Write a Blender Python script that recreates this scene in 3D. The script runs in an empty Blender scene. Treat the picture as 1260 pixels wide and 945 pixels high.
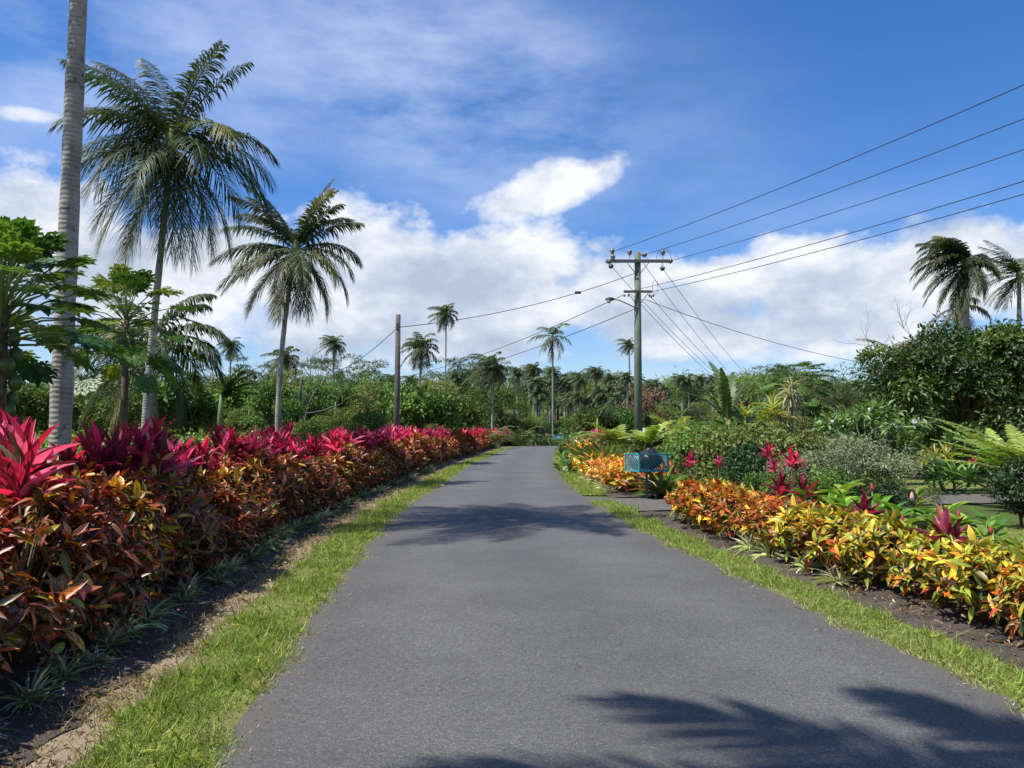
import bpy, math, random
import numpy as np
from mathutils import Vector, noise as mnoise

R = np.random.default_rng(7)
random.seed(7)
SC = bpy.context.scene
COL = SC.collection
PI = math.pi

# ------------------------------------------------------------------ camera
F_PX, CX, CY, HZ, EYE = 950.0, 630.0, 472.5, 527.0, 1.6
PITCH = math.atan((HZ - CY) / F_PX)
cam_d = bpy.data.cameras.new('camera'); cam = bpy.data.objects.new('camera', cam_d); COL.objects.link(cam)
cam.location = (0, 0, EYE); cam.rotation_euler = (PI/2 + PITCH, 0, 0)
cam_d.sensor_width = 36; cam_d.lens = 36 * F_PX / 1260.0
cam_d.clip_start = 0.05; cam_d.clip_end = 3000
SC.camera = cam

def ray(px, py):
    a, b = (px - CX) / F_PX, (CY - py) / F_PX
    return np.array([a, math.cos(PITCH) - b*math.sin(PITCH), math.sin(PITCH) + b*math.cos(PITCH)])
def gnd(px, py, z=0.0):
    d = ray(px, py); t = (z - EYE) / d[2]
    return np.array([d[0]*t, d[1]*t, z])
def at(px, py, Y):
    d = ray(px, py); t = Y / d[1]
    return np.array([d[0]*t, Y, EYE + d[2]*t])

def sst(a, b, x):
    t = np.clip((np.asarray(x, float) - a) / (b - a), 0, 1); return t*t*(3 - 2*t)
def hgt(x, y):
    x = np.asarray(x, float); y = np.asarray(y, float)
    h = -1.0*sst(68, 84, y) + 9.0*sst(90, 240, y)
    h = h + 4.0*np.exp(-(((x-85)/60)**2 + ((y-190)/60)**2))
    h = h + 0.85*sst(4.6, 12, -x)*sst(7, 18, y)*(1 - sst(60, 80, y))
    return h

# ------------------------------------------------------------------ mesh builder
class G:
    def __init__(s): s.V=[]; s.F=[]; s.C=[]; s.U=[]; s.M=[]; s.n=0
    def add(s, V, F, col=(1,1,1), uv=None, mat=0):
        V = np.asarray(V, float).reshape(-1,3); F = np.asarray(F, int).reshape(-1,4)
        c = np.asarray(col, float)
        if c.ndim == 1: c = np.tile(c[:3], (len(V),1))
        s.V.append(V); s.F.append(F + s.n); s.C.append(c)
        s.U.append(np.zeros((len(V),2)) if uv is None else uv); s.M.append(np.full(len(F), mat)); s.n += len(V)
        return s
    def merge(s, o, off=(0,0,0)):
        for V,F,c,u,m in zip(o.V,o.F,o.C,o.U,o.M): pass
        return s
    def mesh(s, name, mats, smooth=True):
        me = bpy.data.meshes.new(name)
        V = np.concatenate(s.V); F = np.concatenate(s.F); C = np.concatenate(s.C); U = np.concatenate(s.U); M = np.concatenate(s.M)
        me.vertices.add(len(V)); me.vertices.foreach_set('co', V.astype(np.float32).ravel())
        me.loops.add(F.size); me.loops.foreach_set('vertex_index', F.astype(np.int32).ravel())
        me.polygons.add(len(F)); me.polygons.foreach_set('loop_start', (np.arange(len(F))*4).astype(np.int32))
        me.polygons.foreach_set('material_index', M.astype(np.int32))
        me.polygons.foreach_set('use_smooth', np.full(len(F), bool(smooth)))
        a = me.attributes.new('col', 'FLOAT_COLOR', 'POINT')
        a.data.foreach_set('color', np.concatenate([C, np.ones((len(C),1))], 1).astype(np.float32).ravel())
        b = me.attributes.new('luv', 'FLOAT_VECTOR', 'POINT')
        b.data.foreach_set('vector', np.concatenate([U, np.zeros((len(U),1))], 1).astype(np.float32).ravel())
        me.update(calc_edges=True); me.validate()
        for m in (mats if isinstance(mats, (list,tuple)) else [mats]): me.materials.append(m)
        return me

def ob(name, me, parent=None, loc=(0,0,0), rz=0, sc=1, **props):
    o = bpy.data.objects.new(name, me); COL.objects.link(o)
    o.location = loc; o.rotation_euler = (0,0,rz)
    o.scale = (sc,sc,sc) if np.isscalar(sc) else sc
    if parent: o.parent = parent
    for k,v in props.items(): o[k] = v
    return o
def thing(name, label, cat, loc=(0,0,0), rz=0, group=None, sc=1):
    o = bpy.data.objects.new(name, None); COL.objects.link(o); o.empty_display_size = .2
    if len(label.replace(',',' ').replace('-',' ').split()) > 16: print('LONG', label)
    o.location = tuple(float(v) for v in loc); o.rotation_euler = (0,0,rz); o.scale = (sc,sc,sc) if np.isscalar(sc) else sc
    o['label'] = label; o['category'] = cat
    if group: o['group'] = group
    return o

def nrm(v):
    v = np.asarray(v, float); return v / np.maximum(np.linalg.norm(v, axis=-1, keepdims=True), 1e-9)

def tube(g, pts, rad, sides=6, col=(1,1,1), mat=0, closed_end=True):
    pts = np.asarray(pts, float); n = len(pts)
    rad = np.full(n, rad) if np.isscalar(rad) else np.asarray(rad, float)
    T = nrm(np.gradient(pts, axis=0)) if n > 2 else np.tile(nrm(pts[-1]-pts[0]), (2,1))
    if closed_end:
        e = 0.001
        pts = np.concatenate([[pts[0]], pts, [pts[-1]]]); rad = np.concatenate([[e], rad, [e]]); T = np.concatenate([[T[0]], T, [T[-1]]]); n += 2
    ref = np.array([0,0,1.0]) if abs(T[0][2]) < .9 else np.array([1.0,0,0])
    X = nrm(np.cross(T, ref)); Y = np.cross(T, X)
    a = np.arange(sides)*2*PI/sides
    V = pts[:,None,:] + rad[:,None,None]*(np.cos(a)[None,:,None]*X[:,None,:] + np.sin(a)[None,:,None]*Y[:,None,:])
    i = np.arange(n-1)[:,None]*sides; j = np.arange(sides)[None,:]; k = (j+1) % sides
    F = np.stack([i+j, i+k, i+sides+k, i+sides+j], -1).reshape(-1,4)
    uv = np.stack([np.tile(np.arange(sides)/sides, n), np.repeat(np.linspace(0,1,n), sides)], -1)
    g.add(V.reshape(-1,3), F, col, uv, mat); return g

def box(g, c, s, col=(1,1,1), mat=0, rz=0, bev=0.0):
    x,y,z = [v/2 for v in s]
    V = np.array([[-x,-y,-z],[x,-y,-z],[x,y,-z],[-x,y,-z],[-x,-y,z],[x,-y,z],[x,y,z],[-x,y,z]])
    if rz:
        ca,sa = math.cos(rz), math.sin(rz); V = np.stack([V[:,0]*ca-V[:,1]*sa, V[:,0]*sa+V[:,1]*ca, V[:,2]], -1)
    F = [[0,3,2,1],[4,5,6,7],[0,1,5,4],[1,2,6,5],[2,3,7,6],[3,0,4,7]]
    g.add(V+np.array(c), F, col, None, mat); return g

def lathe(g, prof, c=(0,0,0), sides=14, col=(1,1,1), mat=0, axis='z'):
    prof = np.asarray(prof, float); a = np.arange(sides)*2*PI/sides
    V = np.stack([prof[:,0:1]*np.cos(a), prof[:,0:1]*np.sin(a), np.repeat(prof[:,1:2], sides, 1)], -1).reshape(-1,3)
    if axis == 'x': V = V[:,[2,0,1]]
    if axis == 'y': V = V[:,[1,2,0]]
    n = len(prof); i = np.arange(n-1)[:,None]*sides; j = np.arange(sides)[None,:]; k = (j+1) % sides
    g.add(V+np.array(c), np.stack([i+j,i+k,i+sides+k,i+sides+j],-1).reshape(-1,4), col, None, mat); return g

# leaf templates: y 0..1 along, x +-.5 across
def tmpl(seg=3, shape='ell', bend=.25, fold=.15, wave=0.0, peak=.45):
    y = np.linspace(0, 1, seg+1)
    if shape == 'ell': w = np.sin(PI*y**(math.log(.5)/math.log(peak)))**.8 + .02
    elif shape == 'strap': w = np.minimum(1, y*5+.35)*np.clip((1-y)*3, 0.02, 1)**.7
    elif shape == 'lance': w = (np.sin(PI*np.clip(y**.75,0,1)))**.75*.98 + .02 + .15*(1-y)*(y<.2)
    else: w = 1 - y*.95
    V=[]; U=[]
    for k,(yy,ww) in enumerate(zip(y,w)):
        z = -bend*yy*yy; wv = wave*math.sin(k*2.3)
        V += [[-.5*ww, yy, z+fold*ww*.5+wv],[0,yy,z],[.5*ww,yy,z+fold*ww*.5-wv]]
        U += [[0,yy],[.5,yy],[1,yy]]
    F=[]
    for k in range(seg):
        a = 3*k; F += [[a,a+1,a+4,a+3],[a+1,a+2,a+5,a+4]]
    return np.array(V), np.array(F), np.array(U)

def leaves(g, T, pos, d, nn, L, W, col, mat=0):
    V,F,U = T; k = len(pos)
    if k == 0: return g
    y = nrm(d); x = nrm(np.cross(y, nn)); z = np.cross(x, y)
    L = np.broadcast_to(L, (k,)); W = np.broadcast_to(W, (k,))
    P = (pos[:,None,:] + x[:,None,:]*(V[None,:,0]*W[:,None])[...,None] + y[:,None,:]*(V[None,:,1]*L[:,None])[...,None]
         + z[:,None,:]*(V[None,:,2]*L[:,None])[...,None])
    n = len(V); FF = (F[None]+ (np.arange(k)*n)[:,None,None]).reshape(-1,4)
    c = np.broadcast_to(np.asarray(col, float), (k,3)) if np.asarray(col).ndim == 1 else col
    g.add(P.reshape(-1,3), FF, np.repeat(c, n, 0), np.tile(U, (k,1)), mat); return g

def rand_unit(k):
    return nrm(R.normal(size=(k,3)))
def rosette(axis, th, phi):
    """directions and normals at polar angle th round axis"""
    a = nrm(axis); ref = np.where(np.abs(a[:,2:3]) < .9, np.array([[0,0,1.]]), np.array([[1.,0,0]]))
    u = nrm(np.cross(a, ref)); v = np.cross(a, u)
    rad = u*np.cos(phi)[:,None] + v*np.sin(phi)[:,None]
    return a*np.cos(th)[:,None] + rad*np.sin(th)[:,None], a*np.sin(th)[:,None] - rad*np.cos(th)[:,None]
def pick(pal, wts, k, jit=.18):
    pal = np.array(pal); w = np.array(wts, float); w /= w.sum()
    c = pal[R.choice(len(pal), k, p=w)]
    return np.clip(c*(1+R.normal(size=(k,1))*jit)*(1+R.normal(size=(k,3))*jit*.35), .003, .95)

# ------------------------------------------------------------------ materials
def newmat(name):
    m = bpy.data.materials.new(name); m.use_nodes = True; nt = m.node_tree; nt.nodes.clear()
    out = nt.nodes.new('ShaderNodeOutputMaterial'); return m, nt, out
def N(nt, t, **kw):
    n = nt.nodes.new('ShaderNode'+t)
    for k,v in kw.items():
        if k.startswith('_'): setattr(n, k[1:], v)
        else: n.inputs[k.replace('__',' ')].default_value = v
    return n
def mixc(nt, fac, a, b, mode='MIX'):
    n = nt.nodes.new('ShaderNodeMix'); n.data_type = 'RGBA'; n.blend_type = mode
    for s,v in ((0,fac),(6,a),(7,b)):
        if hasattr(v, 'links') or isinstance(v, bpy.types.NodeSocket): nt.links.new(v, n.inputs[s])
        else: n.inputs[s].default_value = v if s == 0 else (tuple(v)+(1,) if len(v) == 3 else v)
    return n.outputs[2]
def mth(nt, op, a, b=None, c=None):
    n = nt.nodes.new('ShaderNodeMath'); n.operation = op
    for i,v in enumerate((a,b,c)):
        if v is None: continue
        if isinstance(v, bpy.types.NodeSocket): nt.links.new(v, n.inputs[i])
        else: n.inputs[i].default_value = v
    return n.outputs[0]
def ramp(nt, fac, stops):
    n = nt.nodes.new('ShaderNodeValToRGB'); e = n.color_ramp.elements
    while len(e) < len(stops): e.new(.5)
    for x,(p,c) in zip(e, stops): x.position = p; x.color = (c,c,c,1) if np.isscalar(c) else tuple(c)+(1,)
    nt.links.new(fac, n.inputs[0]); return n.outputs[0]
def noise(nt, scale, detail=4, rough=.55, vec=None, dim='3D'):
    n = nt.nodes.new('ShaderNodeTexNoise'); n.inputs['Scale'].default_value = scale; n.inputs['Detail'].default_value = detail; n.inputs['Roughness'].default_value = rough
    if vec is not None: nt.links.new(vec, n.inputs['Vector'])
    return n.outputs[0]
def bump(nt, h, strength, dist=.02):
    b = nt.nodes.new('ShaderNodeBump'); b.inputs['Strength'].default_value = strength; b.inputs['Distance'].default_value = dist
    nt.links.new(h, b.inputs['Height']); return b.outputs[0]
def wpos(nt):
    return nt.nodes.new('ShaderNodeNewGeometry').outputs['Position']

def leafmat(name, trans=.3, rough=.4, spec=.5, veins=0.0, vcol=(.7,.5,.05), vary=.25, hue=.02, tboost=(1.2,1.3,.6), gain=1.0):
    m, nt, out = newmat(name); L = nt.links
    at_ = N(nt, 'Attribute', _attribute_name='col'); c = at_.outputs['Color']
    oi = nt.nodes.new('ShaderNodeObjectInfo')
    hs = nt.nodes.new('ShaderNodeHueSaturation')
    L.new(c, hs.inputs['Color'])
    L.new(mth(nt,'MULTIPLY_ADD', oi.outputs['Random'], hue*2, .5-hue), hs.inputs['Hue'])
    L.new(mth(nt,'MULTIPLY_ADD', oi.outputs['Random'], vary*2*gain, (1-vary)*gain), hs.inputs['Value'])
    c = hs.outputs['Color']
    uv = N(nt, 'Attribute', _attribute_name='luv'); sx = nt.nodes.new('ShaderNodeSeparateXYZ'); L.new(uv.outputs['Vector'], sx.inputs[0])
    u = mth(nt,'ABSOLUTE', mth(nt,'SUBTRACT', sx.outputs[0], .5))
    if veins > 0:
        rib = mth(nt,'LESS_THAN', u, .05)
        w = mth(nt,'SINE', mth(nt,'MULTIPLY_ADD', sx.outputs[1], 46.0, mth(nt,'MULTIPLY', u, -30.0)))
        vv = mth(nt,'MAXIMUM', rib, mth(nt,'GREATER_THAN', w, .72))
        nz = noise(nt, 9.0, 3, .6, wpos(nt))
        vv = mth(nt,'MULTIPLY', vv, mth(nt,'MULTIPLY', mth(nt,'GREATER_THAN', nz, .46), veins))
        c = mixc(nt, vv, c, vcol)
    blotch = noise(nt, 14.0, 2, .6, wpos(nt))
    c = mixc(nt, .6, c, mixc(nt, 1.0, c, ramp(nt, blotch, [(.3,.55),(.7,1.35)]), 'MULTIPLY'))
    p = N(nt, 'BsdfPrincipled', Roughness=rough); p.inputs['Specular IOR Level'].default_value = spec
    L.new(c, p.inputs['Base Color'])
    t = nt.nodes.new('ShaderNodeBsdfTranslucent'); L.new(mixc(nt, 1.0, c, tboost, 'MULTIPLY'), t.inputs['Color'])
    ms = nt.nodes.new('ShaderNodeMixShader'); ms.inputs[0].default_value = trans
    L.new(p.outputs[0], ms.inputs[1]); L.new(t.outputs[0], ms.inputs[2]); L.new(ms.outputs[0], out.inputs[0])
    return m

M = {}
M['leaf'] = leafmat('green_leaves', .30, .42, .5, vary=.2, gain=1.25)
M['far_leaf'] = leafmat('far_leaves', .28, .55, .3, vary=.3, hue=.025, gain=1.3)
M['palm_leaf'] = leafmat('palm_leaves', .25, .5, .4, vary=.12, hue=.01)
M['croton'] = leafmat('croton_leaves', .15, .38, .45, veins=.5, vcol=(.62,.34,.05), vary=.15, hue=.012, tboost=(1.3,.9,.5), gain=.88)
M['croton_bright'] = leafmat('bright_croton_leaves', .28, .38, .5, veins=.55, vcol=(.75,.52,.05), vary=.12, hue=.012, tboost=(1.25,1.0,.5))
M['ti'] = leafmat('ti_leaves', .40, .40, .42, veins=.22, vcol=(.75,.28,.30), vary=.2, hue=.01, tboost=(1.7,.8,1.1))
M['grass'] = leafmat('grass_blades', .35, .55, .3, vary=0, hue=0, tboost=(1.1,1.2,.6))

def simple(name, col, rough=.7, var=.25, sc=8, metal=0, bmp=.2, bscale=40, spec=.4, attr=False):
    m, nt, out = newmat(name); L = nt.links
    tc = nt.nodes.new('ShaderNodeTexCoord').outputs['Object']
    n1 = noise(nt, sc, 5, .6, tc)
    f = ramp(nt, n1, [(.25, 1-var),(.75, 1+var)])
    base = N(nt,'Attribute',_attribute_name='col').outputs['Color'] if attr else col
    c = mixc(nt, 1.0, base, f, 'MULTIPLY')
    p = N(nt,'BsdfPrincipled', Roughness=rough, Metallic=metal); p.inputs['Specular IOR Level'].default_value = spec
    L.new(c, p.inputs['Base Color'])
    if bmp: L.new(bump(nt, noise(nt, bscale, 4, .6, tc), bmp), p.inputs['Normal'])
    L.new(p.outputs[0], out.inputs[0]); return m
M['bark'] = simple('dark_bark', (.10,.075,.055), .9, .4, 6, bmp=.6, bscale=20)
M['stem'] = simple('plant_stems', (.12,.10,.05), .8, .4, 10, bmp=.3)
M['greenstem'] = simple('green_stems', (.16,.22,.07), .6, .3, 10, bmp=.2)
M['fruit'] = simple('fruit_skin', (.05,.10,.025), .4, .3, 6, bmp=.1)
M['coconut'] = simple('coconut_husk', (.13,.10,.04), .6, .4, 6, bmp=.2)
M['wood_pole'] = simple('grey_weathered_timber', (.10,.095,.085), .9, .35, 5, bmp=.5, bscale=30)
M['tan_pole'] = simple('treated_pole', (.13,.165,.12), .85, .3, 3, bmp=.4, bscale=30)
M['steel'] = simple('galvanised_steel', (.10,.10,.10), .5, .2, 6, metal=.5, bmp=.1)
M['ceramic'] = simple('insulator_ceramic', (.16,.14,.13), .25, .1, 6, bmp=0)
M['wire'] = simple('wire_sheath', (.03,.032,.036), .6, .1, 6, bmp=0)
M['teal'] = simple('teal_paint', (.03,.27,.30), .45, .2, 12, bmp=.15)
M['dark_teal'] = simple('dark_green_paint', (.02,.09,.10), .5, .2, 12, bmp=.15)
M['bag'] = simple('black_plastic', (.010,.010,.011), .38, .2, 12, bmp=.8, bscale=16, spec=.7)
M['white_paint'] = simple('white_paint', (.75,.75,.74), .5, .08, 6, bmp=.05)
M['petal'] = simple('petals', (.8,.8,.75), .6, .05, 6, bmp=0)
M['lens_glass'] = simple('lamp_lens', (.5,.5,.48), .2, .05, 6, bmp=0)
M['rock'] = simple('lava_rock', (.055,.048,.045), .95, .5, 4, bmp=.9, bscale=14)

def trunkmat():
    m, nt, out = newmat('coconut_trunk'); L = nt.links
    tc = nt.nodes.new('ShaderNodeTexCoord').outputs['Object']; g = wpos(nt)
    sp = nt.nodes.new('ShaderNodeSeparateXYZ'); L.new(g, sp.inputs[0])
    wob = noise(nt, 5.0, 4, .65, g)
    ring = mth(nt,'SINE', mth(nt,'ADD', mth(nt,'MULTIPLY', sp.outputs[2], 88.0), mth(nt,'MULTIPLY', wob, 7.0)))
    brk = ramp(nt, noise(nt, 6.0, 5, .7, g), [(.42,0.0),(.62,.9)])
    rr = mixc(nt, brk, (1,1,1), ramp(nt, mth(nt,'MULTIPLY_ADD', ring, .5, .5), [(.0,.5),(.14,.95),(1,1.06)]))
    bl = noise(nt, 1.6, 5, .65, g)
    c = mixc(nt, ramp(nt, bl, [(.42,0.0),(.62,1.0)]), (.36,.335,.30), (.22,.20,.18))
    c = mixc(nt, ramp(nt, noise(nt, 4.5, 5, .7, g), [(.56,0.0),(.66,.85)]), c, (.055,.055,.05))
    c = mixc(nt, 1.0, c, rr, 'MULTIPLY')
    p = N(nt,'BsdfPrincipled', Roughness=.9); L.new(c, p.inputs['Base Color'])
    h = mth(nt,'ADD', mth(nt,'MULTIPLY', ring, .5), noise(nt, 40, 4, .6, g))
    L.new(bump(nt, h, .45, .015), p.inputs['Normal']); L.new(p.outputs[0], out.inputs[0]); return m
M['trunk'] = trunkmat()

def asphalt():
    m, nt, out = newmat('asphalt'); L = nt.links; g = wpos(nt)
    v = nt.nodes.new('ShaderNodeTexVoronoi'); v.inputs['Scale'].default_value = 150; L.new(g, v.inputs['Vector'])
    cc = nt.nodes.new('ShaderNodeSeparateColor'); L.new(v.outputs['Color'], cc.inputs[0])
    spk = ramp(nt, cc.outputs[0], [(0,.55),(.35,.88),(.85,1.12),(.98,1.9)])
    n1 = noise(nt, 30, 6, .75, g)
    big = noise(nt, .6, 7, .7, g)
    c = mixc(nt, 1.0, (.118,.117,.108), spk, 'MULTIPLY')
    c = mixc(nt, 1.0, c, ramp(nt, n1, [(.3,.75),(.7,1.25)]), 'MULTIPLY')
    c = mixc(nt, 1.0, c, ramp(nt, big, [(.3,.78),(.7,1.2)]), 'MULTIPLY')
    # wheel wear: paler bands along the lane (attribute u across the road)
    uv = N(nt,'Attribute',_attribute_name='luv'); sx = nt.nodes.new('ShaderNodeSeparateXYZ'); L.new(uv.outputs['Vector'], sx.inputs[0])
    band = mth(nt,'COSINE', mth(nt,'MULTIPLY', mth(nt,'SUBTRACT', sx.outputs[0], .5), 4*PI))
    c = mixc(nt, mth(nt,'MULTIPLY', mth(nt,'MULTIPLY_ADD', band, .5, .5), .26), c, (.048,.047,.045))
    edge = mth(nt,'SUBTRACT', mth(nt,'ABSOLUTE', mth(nt,'SUBTRACT', sx.outputs[0], .5)), .5)
    ed = ramp(nt, mth(nt,'ADD', mth(nt,'MULTIPLY', edge, 14.0), mth(nt,'ADD', noise(nt, 5, 5, .7, g), .55)), [(.35,0.0),(.8,.55)])
    c = mixc(nt, ed, c, (.12,.105,.08))
    p = N(nt,'BsdfPrincipled', Roughness=.78); p.inputs['Specular IOR Level'].default_value = .45; L.new(c, p.inputs['Base Color'])
    h = mth(nt,'ADD', v.outputs['Distance'], n1)
    L.new(bump(nt, h, .9, .006), p.inputs['Normal']); L.new(p.outputs[0], out.inputs[0]); return m
M['asphalt'] = asphalt()

def soilmat(name, a, b, c3, scale=6, bd=.03, bs=.9, grit=(.22,.19,.16)):
    m, nt, out = newmat(name); L = nt.links; g = wpos(nt)
    c = mixc(nt, ramp(nt, noise(nt, scale, 7, .7, g), [(.35,0.0),(.65,1.0)]), a, b)
    c = mixc(nt, ramp(nt, noise(nt, scale*.25, 4, .6, g), [(.45,0.0),(.65,.8)]), c, c3)
    v = nt.nodes.new('ShaderNodeTexVoronoi'); v.inputs['Scale'].default_value = scale*12; L.new(g, v.inputs['Vector'])
    sc = nt.nodes.new('ShaderNodeSeparateColor'); L.new(v.outputs['Color'], sc.inputs[0])
    c = mixc(nt, ramp(nt, sc.outputs[0], [(.9,0.0),(.96,.8)]), c, grit)
    p = N(nt,'BsdfPrincipled', Roughness=.95); p.inputs['Specular IOR Level'].default_value = .2; L.new(c, p.inputs['Base Color'])
    h = mth(nt,'ADD', noise(nt, scale*5, 6, .7, g), mth(nt,'MULTIPLY', v.outputs['Distance'], .6))
    L.new(bump(nt, h, bs, bd), p.inputs['Normal']); L.new(p.outputs[0], out.inputs[0]); return m
M['soil'] = soilmat('dark_soil', (.075,.060,.050), (.15,.12,.10), (.050,.040,.034))
M['dry'] = soilmat('dry_dirt', (.27,.20,.14), (.40,.31,.21), (.20,.165,.08), 9, .012)
M['gravel'] = soilmat('gravel', (.10,.095,.085), (.17,.16,.145), (.13,.115,.095), 10, .012)
M['turf'] = soilmat('turf', (.15,.19,.04), (.25,.28,.08), (.27,.25,.10), 14, .02, grit=(.26,.24,.10))
M['ground'] = soilmat('grass_ground', (.05,.085,.018), (.10,.14,.03), (.07,.065,.03), 3, .03, grit=(.12,.13,.05))

# ------------------------------------------------------------------ road polylines
EL = [gnd(*p)[:2] for p in [(264,945),(339,820),(372,768),(410,726),(464,655),(500,622),(538,600),(571,576),(604,561),(630,550)]]
ER = [gnd(*p)[:2] for p in [(1238,860),(1033,768),(860,687),(789,655),(724,617),(694,590),(682,569),(682.5,558),(692,552.3)]]
dl = nrm(EL[3]-EL[0]); dr = nrm(ER[2]-ER[0])
EL = [EL[0]-dl*14, EL[0]-dl*6] + EL + [np.array(v, float) for v in [(1.5,71),(2.3,77),(2.0,84),(-1,90)]]
ER = [ER[0]-dr*14, ER[0]-dr*6] + ER + [np.array(v, float) for v in [(4.9,68),(6.0,76),(6.0,84),(3,94),(-1,97)]]
def smooth(P, step=.1, k=15):
    P = np.array(P); s = np.concatenate([[0], np.cumsum(np.linalg.norm(np.diff(P,axis=0),axis=1))])
    t = np.arange(0, s[-1], step); Q = np.stack([np.interp(t, s, P[:,0]), np.interp(t, s, P[:,1])], -1)
    for _ in range(3):
        Qp = np.pad(Q, ((k,k),(0,0)), mode='edge'); Q2 = np.stack([np.convolve(Qp[:,i], np.ones(2*k+1)/(2*k+1), 'valid') for i in (0,1)], -1)
        Q2[:k] = Q[:k]; Q2[-k:] = Q[-k:]; Q = Q2
    return Q
QL, QR = smooth(EL), smooth(ER)
def normals(Q, side):   # outward normal: side -1 for left edge, +1 right
    T = nrm(np.gradient(Q, axis=0)); return np.stack([T[:,1], -T[:,0]], -1)*side
NL, NR = normals(QL, -1), normals(QR, 1)
def edge_at(Q, NN, Y, off=0.0):
    i = int(np.argmin(np.abs(Q[:,1]-Y) + (np.arange(len(Q)) > len(Q)*.9)*0)); return Q[i] + NN[i]*off, math.atan2(NN[i][1], NN[i][0])
def fbm1(t, f, seed=0): return np.array([mnoise.noise(Vector((v*f, seed*7.3, 1.7))) for v in t])

def strip(name, Q, NN, a, b, z, mat, na=0.0, nb=0.0, cols=4, lump=0.0, i0=0, i1=None, kind='structure', seed=1):
    """a sheet along an edge between offsets a and b"""
    Q = Q[i0:i1]; NN = NN[i0:i1]; t = np.arange(len(Q))*.1
    A = a + na*(fbm1(t, 3.1, seed)+.6*fbm1(t, 9, seed+5)); B = b + nb*(fbm1(t, 2.1, seed+2)+.7*fbm1(t, 7, seed+3))
    g = G(); w = np.linspace(0,1,cols+1)
    O = A[:,None]*(1-w) + B[:,None]*w
    X = Q[:,None,:] + NN[:,None,:]*O[...,None]
    Z = hgt(X[...,0], X[...,1]) + z
    if lump:
        zz = np.array([[mnoise.fractal(Vector((x*3.2,y*3.2,0)), .8, 2.1, 5) + .5*abs(mnoise.noise(Vector((x*11,y*11,3)))) for x,y in row] for row in X])
        prof = np.sin(PI*np.clip(w*1.0, 0, 1))**.5
        Z = Z + np.maximum(0, (zz*.5+.35))*lump*prof[None,:]
    n, m = X.shape[:2]; V = np.concatenate([X, Z[...,None]], -1).reshape(-1,3)
    i = np.arange(n-1)[:,None]*m; j = np.arange(m-1)[None,:]
    Fc = np.stack([i+j, i+j+1, i+m+j+1, i+m+j], -1).reshape(-1,4)
    g.add(V, Fc, (1,1,1), np.stack([np.tile(w, n), np.repeat(t, m)], -1))
    return ob(name, g.mesh(name, mat), kind=kind)

# ground sheet
xs = np.concatenate([np.linspace(-1500,-160,12), np.linspace(-150,150,76), np.linspace(160,1500,12)])
ys = np.concatenate([np.linspace(-400,-20,8), np.linspace(-15,270,90), np.linspace(300,2000,12)])
XX,YY = np.meshgrid(xs, ys); g = G(); n,m = XX.shape
i = np.arange(n-1)[:,None]*m; j = np.arange(m-1)[None,:]
g.add(np.stack([XX,YY,hgt(XX,YY)-.02],-1).reshape(-1,3), np.stack([i+j,i+j+1,i+m+j+1,i+m+j],-1).reshape(-1,4))
ob('ground', g.mesh('ground', M['ground']), kind='structure')

# road
nq = min(len(QL), len(QR)); tl = np.linspace(0,1,nq)
RL = np.stack([np.interp(tl, np.linspace(0,1,len(QL)), QL[:,k]) for k in (0,1)],-1)
RR = np.stack([np.interp(tl, np.linspace(0,1,len(QR)), QR[:,k]) for k in (0,1)],-1)
w = np.linspace(0,1,9); t = np.arange(nq)*.1
jl = .025*(fbm1(t,2.3,1)+fbm1(t,8,2)); jr = .025*(fbm1(t,2.7,3)+fbm1(t,8,4))
RL[:,0] += jl; RR[:,0] += jr
X = RL[:,None,:]*(1-w)[None,:,None] + RR[:,None,:]*w[None,:,None]
Z = hgt(X[...,0],X[...,1]) + .012 + .03*np.sin(PI*w)[None,:]
g = G(); n,m = X.shape[:2]; i = np.arange(n-1)[:,None]*m; j = np.arange(m-1)[None,:]
g.add(np.concatenate([X,Z[...,None]],-1).reshape(-1,3), np.stack([i+j,i+j+1,i+m+j+1,i+m+j],-1).reshape(-1,4), (1,1,1), np.stack([np.tile(w,n),np.repeat(t,m)],-1))
ob('road', g.mesh('road', M['asphalt']), kind='structure')

strip('grass_verge_ground', QL, NL, -.05, .64, .004, M['turf'], .02, .10, seed=3)
strip('dirt_path', QL, NL, .52, 1.0, -.002, M['dry'], .05, .06, seed=4)
strip('soil_bed_ground', QL, NL, .90, 3.4, .006, M['soil'], .10, 0, cols=14, lump=.05, seed=6)
# right: gap for the driveway
iy = lambda Q, Y: int(np.argmin(np.abs(Q[:,1]-Y)))
strip('grass_verge_ground', QR, NR, -.04, .58, .004, M['turf'], .02, .07, i1=iy(QR,17.2), seed=7)
strip('grass_verge_ground', QR, NR, -.04, .62, .004, M['turf'], .02, .07, i0=iy(QR,18.6), seed=8)
strip('soil_bed_ground', QR, NR, .52, 3.6, .008, M['soil'], .06, 0, cols=34, lump=.17, i0=iy(QR,0), i1=iy(QR,14.6), seed=9)
strip('soil_bed_ground', QR, NR, .56, 4.5, .006, M['soil'], .05, 0, cols=16, lump=.07, i0=iy(QR,17.8), i1=iy(QR,66), seed=10)
def poly_sheet(name, pts, z, mat, kind='structure'):
    """quad strip sheet: pts = list of (left point, right point)"""
    g = G(); V=[]; n = len(pts)
    for a,b in pts:
        for q in np.linspace(0,1,7): V.append([a[0]*(1-q)+b[0]*q, a[1]*(1-q)+b[1]*q, z])
    i = np.arange(n-1)[:,None]*7; j = np.arange(6)[None,:]
    g.add(V, np.stack([i+j,i+j+1,i+8+j,i+7+j],-1).reshape(-1,4)); return ob(name, g.mesh(name, mat), kind=kind)
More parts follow.
